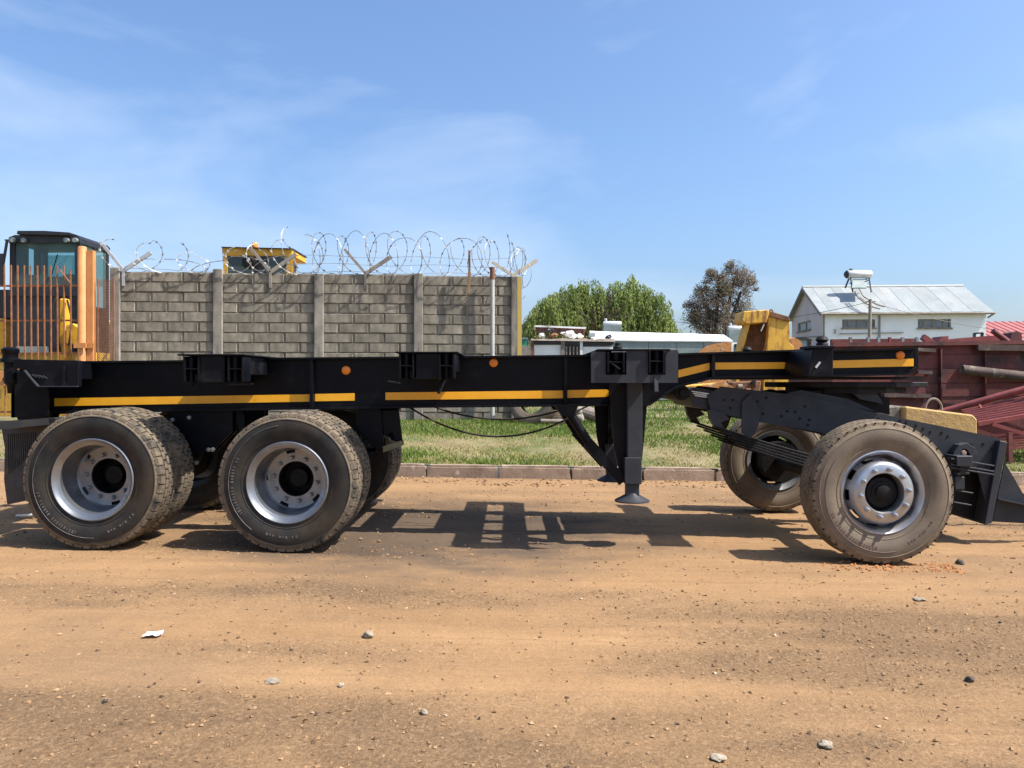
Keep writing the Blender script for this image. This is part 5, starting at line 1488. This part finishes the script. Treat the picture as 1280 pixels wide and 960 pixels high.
b = MB(); b.tube([P(964 + 2.2 * math.cos(t), 391 - 4 * math.sin(t), ZY - .1) for t in np.linspace(-.3, 3.4, 10)], .022, 6); b.build('lifting_eye', m_rust, bk)
b = MB(); b.lathe([(0, -.1), (.28, -.1), (.3, 0), (.28, .1), (0, .1)], P(990, 435, ZY - .05), 18); b.build('end_boss', m_rustor, bk, 40)
b = MB(); b.bar(P(951, 414, ZY - .25), P(955, 405, ZY - .25), .06, .03); b.build('torn_strip', m_galv, bk)
ym = thing('scrap_machine_arm', (P(880, 0, ZY).x, ZY - .6, .55), 'low yellow and rust machine arm lying on grass under the trailer nose', 'scrap')
b = MB(); b.ppx([(822, 490), (850, 482), (905, 478), (905, 500), (880, 506), (850, 503), (826, 496)], ZY - .9, ZY - .3); b.build('arm', m_yelrust, ym, bevel=.03)
b = MB(); b.ppx([(868, 486), (905, 476), (925, 490), (905, 500)], ZY - 1.0, ZY - .91); b.build('rusted_cover', m_rustor, ym)
b = MB(); b.lathe([(0, -.25), (.14, -.25), (.18, -.2), (.18, .2), (.1, .25), (0, .25)], P(848, 491, ZY - 1.1), 18, 'x'); b.build('motor', m_greypipe, ym, 40)
b = MB(); b.ppx([(905, 478), (952, 476), (950, 490), (930, 500), (905, 498)], ZY - .6, ZY + .2); b.build('engine_block', m_rust, ym, bevel=.03)
rs = random.Random(9)
for k in range(7):
    q = P(rs.uniform(905, 948), rs.uniform(478, 492), ZY - .65)
    b = MB(); b.lathe([(0, -.06), (.07, -.06), (.07, .06), (0, .06)], q, 10, rs.choice('xyz')); b.build('engine_fitting', rs.choice((m_greypipe, m_cabblk, m_rust)), ym)
gw = thing('garden_wall', (P(655, 0, 34).x, 34, .55), 'short low grey wall just right of the yellow painted post', 'wall')
b = MB(); b.bpx(646, 432, 664, 500, 34, 34.2); b.build('wall', m_post, gw)
gt = thing('green_bin', (P(653, 0, 36).x, 36, .55), 'green bin beyond the low wall beside the concrete wall end', 'bin')
b = MB(); b.bpx(648, 424, 659, 500, 36, 36.6); b.build('body', M('green_plastic', (.03, .20, .12), (.05, .26, .16), 4, .5), gt); b = MB(); b.bpx(647, 422, 660, 424, 35.95, 36.65); b.build('lid', m_greysteel, gt)

# scrap against the wall end
def scrap_tyre(px, py, Z, rot, lb, sc=1.0):
    q = P(px, py, Z); o = bpy.data.objects.new('old_tyre', ME_TYRE2); col.objects.link(o); o.location = q; o.rotation_euler = rot; o.scale = (sc,) * 3
    tag(o, lb, 'tyre', 'old tyres by the wall end')
scrap_tyre(667, 501, 15.6, (R(-12), 0, R(-25)), 'dusty old tyre leaning at the yellow painted end of the wall', .95)
scrap_tyre(694, 522, 15.9, (R(84), 0, 0), 'old tyre lying flat on grass beside the leaning one', .8)
for lb, x, y, r_ in (('upper grey concrete lump behind the diagonal brace', 719, 513, 9), ('lower pale concrete lump on the grass behind the brace', 722, 522, 8)):
    bm = bmesh.new(); bmesh.ops.create_icosphere(bm, subdivisions=3, radius=r_ * 15.5 / F)
    for v in bm.verts: v.co *= 1 + .25 * mnoise.noise(v.co * 7 + Vector((x, 0, 0))); v.co.z = max(v.co.z, -.09)
    me = bpy.data.meshes.new('concrete_lump'); bm.to_mesh(me); bm.free(); me.materials.append(m_post)
    o = bpy.data.objects.new('concrete_lump', me); col.objects.link(o); o.location = P(x, y, 15.5); tag(o, lb, 'rubble', 'rubble by the wall')
b = MB(); b.tube([P(728, 514, 15.8), P(770, 528, 15.6)], .13, 12); b.tube([P(676, 526, 15.2), P(712, 527, 15.2)], .04, 8)
tag(b.build('scrap_pipe', m_greypipe, at=P(728, 526, 15.6)), 'dark old pipes lying on the grass behind the landing legs', 'pipe')

# ------------------------------------------------------------------ red scrap on the right
ZH = 13.6
hl = thing('red_steel_hull', (P(1200, 0, ZH).x, ZH, .35), 'big rust red steel tipper body lying along the right edge', 'scrap body')
xa, xb = P(1040, 0, ZH).x, P(1440, 0, ZH).x
rows = [431, 444, 462, 480, 497, 515, 533, 552, 590]
for j, (y0, y1) in enumerate(zip(rows, rows[1:])):
    for k in range(3):
        x0, x1 = 1040 + k * 133.3, 1040 + (k + 1) * 133.3
        s0, s1 = -1.4 * (k), -1.4 * (k + 1)
        b = MB(); b.ppx([(x0, y0 + s0 * (1 if j == 0 else .6)), (x1 - .5, y0 + s1 * (1 if j == 0 else .6)), (x1 - .5, y1 - .5 + s1 * .6), (x0, y1 - .5 + s0 * .6)], ZH + rs.uniform(0, .02), ZH + .08); b.build('plank', m_red, hl)
b = MB(); b.box(xa + .02, xb, ZH + .085, ZH + 2.2, .3, P(0, 436, ZH).z); b.build('inner_body', m_red, hl)
b = MB(); b.bar(P(1040, 431, ZH - .02), P(1440, 426, ZH - .02), .12, .07); b.build('top_rail', m_red, hl)
b = MB(); b.ppx([(1040, 424), (1148, 423), (1148, 431), (1040, 432)], ZH + 2.2, ZH + 2.3); b.build('far_side', m_red, hl)
for x in (1063, 1085, 1098, 1112, 1128, 1146):
    b = MB(); b.bar(P(x, 421.5, ZH + 2.1), P(x, 434, ZH + 2.1), .05, .06); b.build('stanchion', rs.choice((m_greysteel, m_red2, m_greypipe)), hl)
b = MB(); b.bar(P(1221, 434.5, ZH - .08), P(1440, 437, ZH - .08), .10, .10); b.build('side_beam', m_rustbrown, hl)
b = MB(); b.tube([P(1202, 462, ZH - .18), P(1440, 488, ZH - .18)], .085, 14); b.build('side_pipe', m_rustbrown, hl, 40)
for x0, y0, x1, y1 in ((1146, 437, 1168, 438), (1146, 465, 1164, 466), (1104, 494, 1162, 495)):
    b = MB(); b.bar(P(x0, y0, ZH - .06), P(x1, y1, ZH - .06), .10, .06); b.build('side_bracket', m_rustbrown, hl)
for x in (1175, 1230, 1305):
    b = MB(); b.bar(P(x, 436, ZH - .012), P(x + 1, 575, ZH - .012), .02, .10); b.build('side_post', m_red, hl)
b = MB(); b.bar(P(1153, 421, ZH + .6), P(1166, 430, ZH + .6), .1, .1); b.build('bent_bar', m_red2, hl)
b = MB(); b.ppx([(1172, 430), (1177, 420.5), (1186, 420), (1184, 430)], ZH + .5, ZH + .8); b.ppx([(1184, 424), (1232, 420), (1264, 418), (1264, 429), (1184, 430)], ZH + .9, ZH + 1.0); b.build('torn_plate', m_red2, hl)
b = MB(); b.tube([P(1241, 413.5, ZH + .3), P(1260, 427, ZH + .3)], .05, 10); b.build('leaning_tube', m_red, hl)
b = MB(); b.ppx([(1262, 428), (1265, 416), (1271, 414), (1277, 416), (1278, 428)], ZH + .4, ZH + .7); b.build('corner_box', m_red, hl)
b = MB(); b.bar(P(1218, 416.5, ZH + 1), P(1218, 422, ZH + 1), .04, .04); b.bar(P(1228, 416, ZH + 1), P(1227, 422, ZH + 1), .04, .04); b.bar(P(1218, 416.7, ZH + 1), P(1228, 416.3, ZH + 1), .04, .03); b.build('grab_handle', m_cabblk, hl)

sf = thing('red_slatted_frame', (P(1270, 0, 11.6).x, 11.6, .22), 'red slatted steel frame with long tube at the right edge', 'steel frame')
b = MB(); b.tube([P(1150, 522.5, 12.6), P(1290, 484, 12.0), P(1400, 454, 11.6)], .055, 12); b.build('long_tube', m_red2, sf, 50)
for k in range(9):
    a = P(1202 + 3.0 * k, 513.5 + 2.05 * k, 12.2 - .09 * k); e = P(1420, 466 + 4.2 * k, 12.0 - .09 * k)
    b = MB(); b.bar(a, e, .035, .028); b.build('slat', m_red2, sf)
b = MB(); b.bar(P(1222, 530, 11.4), P(1420, 497, 11.2), .05, .06); b.build('edge_bar', m_red2, sf)
b = MB(); b.ppx([(1222, 532), (1300, 518), (1420, 500), (1420, 545), (1300, 546), (1222, 548)], 11.75, 11.85, Zp=11.5); b.build('under_plate', m_red, sf)
for k in range(9):
    a = P(1236 + 2.2 * k, 540 + 2.6 * k, 11.9 - .07 * k); e = P(1420, 512 + 5.2 * k, 11.7 - .07 * k)
    b = MB(); b.bar(a, e, .035, .028); b.build('slat', m_red2, sf)
b = MB(); b.bar(P(1240, 530, 11.35), P(1290, 545, 11.3), .04, .05); b.build('loose_bar', m_red2, sf)
for x, Zq in ((1262, 11.3), (1345, 11.3), (1405, 11.9), (1290, 12.2)):
    q = P(x, 545, Zq); b = MB(); b.bar((q.x, Zq, .15), (q.x, Zq, q.z + .05), .06, .06); b.build('leg', m_red, sf)
b = MB(); b.bar(P(1223, 503, 12.3), P(1227, 511, 12.1), .025, .02); b.build('hanger', m_red2, sf)

yb = thing('yellow_concrete_block', (P(1176, 0, 10.0).x, 10.0, -.02), 'yellow painted concrete ballast block with wire loop behind the dolly', 'block')
q0, q1, q2, q3 = P(1131, 507.5, 9.5), P(1222, 519.5, 9.5), P(1222, 560, 9.5), P(1131, 560, 9.5)
b = MB(); b.prism([(q0.x, q0.z), (q1.x - .05, q1.z + .01), (q1.x, q1.z - .05), (q1.x, -.02), (q0.x, -.02)], 9.5, 10.25)
o = b.build('block', m_block, yb, bevel=.02)
b = MB(); b.prism([(q0.x - .16, P(0, 508.5, 9.6).z), (q0.x - .003, P(0, 507.5, 9.6).z), (q0.x - .003, -.02), (q0.x - .16, -.02)], 9.6, 10.2); b.build('grey_end', m_post, yb, bevel=.015)
c = P(1167, 512, 9.8)
b = MB(); b.tube([c + Vector((math.cos(t) * .105, 0, math.sin(t) * .14)) for t in np.linspace(-.3, math.pi + .3, 16)], .014, 8); b.build('lifting_loop', m_greypipe, yb, 60)

# ------------------------------------------------------------------ single stones and litter on the road
def rock(name, px, py, r_, mat, label, cat, flat=.65, seed=0):
    Z = CH * F / (py - YH)
    x = (px - 640) * Z / F
    Z = (CH - float(gz(x))) * F / (py - YH); x = (px - 640) * Z / F
    rad = r_ * Z / F
    bm = bmesh.new(); bmesh.ops.create_icosphere(bm, subdivisions=3, radius=rad)
    for v in bm.verts:
        nn = mnoise.noise(v.co / rad * 1.1 + Vector((seed * 3.7, px, 0)))
        v.co *= 1 + .55 * nn; v.co.z *= flat
    lo = min(v.co.z for v in bm.verts)
    me = bpy.data.meshes.new(name); bm.to_mesh(me); bm.free(); me.materials.append(mat)
    o = bpy.data.objects.new(name, me); col.objects.link(o)
    zr = float(road_z(np.array([x]), np.array([Z]))[0])
    o.location = (x, Z, zr - lo * .75); tag(o, label, cat)
rock('stone', 460, 797, 6, m_stone, 'pale stone on the road below the front trailer wheels', 'stone', .8, 1)
rock('stone', 1212, 850, 5, m_stoned, 'small black stone at the right of the dirt road', 'stone', .8, 2)
rock('stone', 1200, 703, 5, m_stoned, 'dark brown stone just right of the dolly wheel', 'stone', .7, 3)
rock('stone', 530, 891, 4.5, m_stone, 'small pale stone near the lower middle of the road', 'stone', .8, 4)
rock('stone', 427, 856, 3.6, m_stone, 'little grey stone left of the middle of the road', 'stone', .8, 5)
rock('stone', 898, 949, 9, m_stone, 'flat pale stone half buried near the bottom of the picture', 'stone', .35, 6)
rock('stone', 1032, 934, 9, m_stone, 'whitish flat stone at the bottom right of the road', 'stone', .4, 7)
rock('stone', 340, 851, 9, m_stone, 'flat buff stone flush with the road left of centre', 'stone', .22, 8)
rock('stone', 629, 597, 4, m_paper, 'left white stone lying at the foot of the kerb', 'stone', .8, 9)
rock('stone', 664, 596, 4.2, m_paper, 'right white stone lying at the foot of the kerb', 'stone', .8, 10)
rock('stone', 132, 877, 3, m_stoned, 'tiny black stone in the lower left of the road', 'stone', .8, 11)
rock('stone', 1150, 750, 7, m_stone, 'flat pale stone right of centre behind the grey patch', 'stone', .3, 12)
# crumpled paper
q = P(192, 806, CH * F / (806 - YH)); q.z = float(road_z(np.array([q.x]), np.array([q.y]))[0]) + .008
b = MB(); n = 9
vs = [(q.x + (i / (n - 1) - .5) * .085, q.y + (j / (n - 1) - .5) * .07, q.z + .022 * abs(mnoise.noise(Vector((i * .55, j * .6, 3.3)))) + .004) for j in range(n) for i in range(n)]
b.add(vs, [(j * n + i, j * n + i + 1, (j + 1) * n + i + 1, (j + 1) * n + i) for j in range(n - 1) for i in range(n - 1)])
tag(b.build('paper_scrap', m_paper, at=q, norm=False), 'crumpled white paper scrap on the left of the dirt road', 'litter')
q = P(31, 658, CH * F / (658 - YH)); q.z = float(gz(q.x)) + .02
b = MB(); b.tube([q + Vector((-.08, 0, 0)), q + Vector((.04, .01, .004)), q + Vector((.10, 0, .012))], [.010, .012, .014], 8)
tag(b.build('stick', m_paper, at=q), 'short pale stick on the ground behind the rear wheel', 'stick')
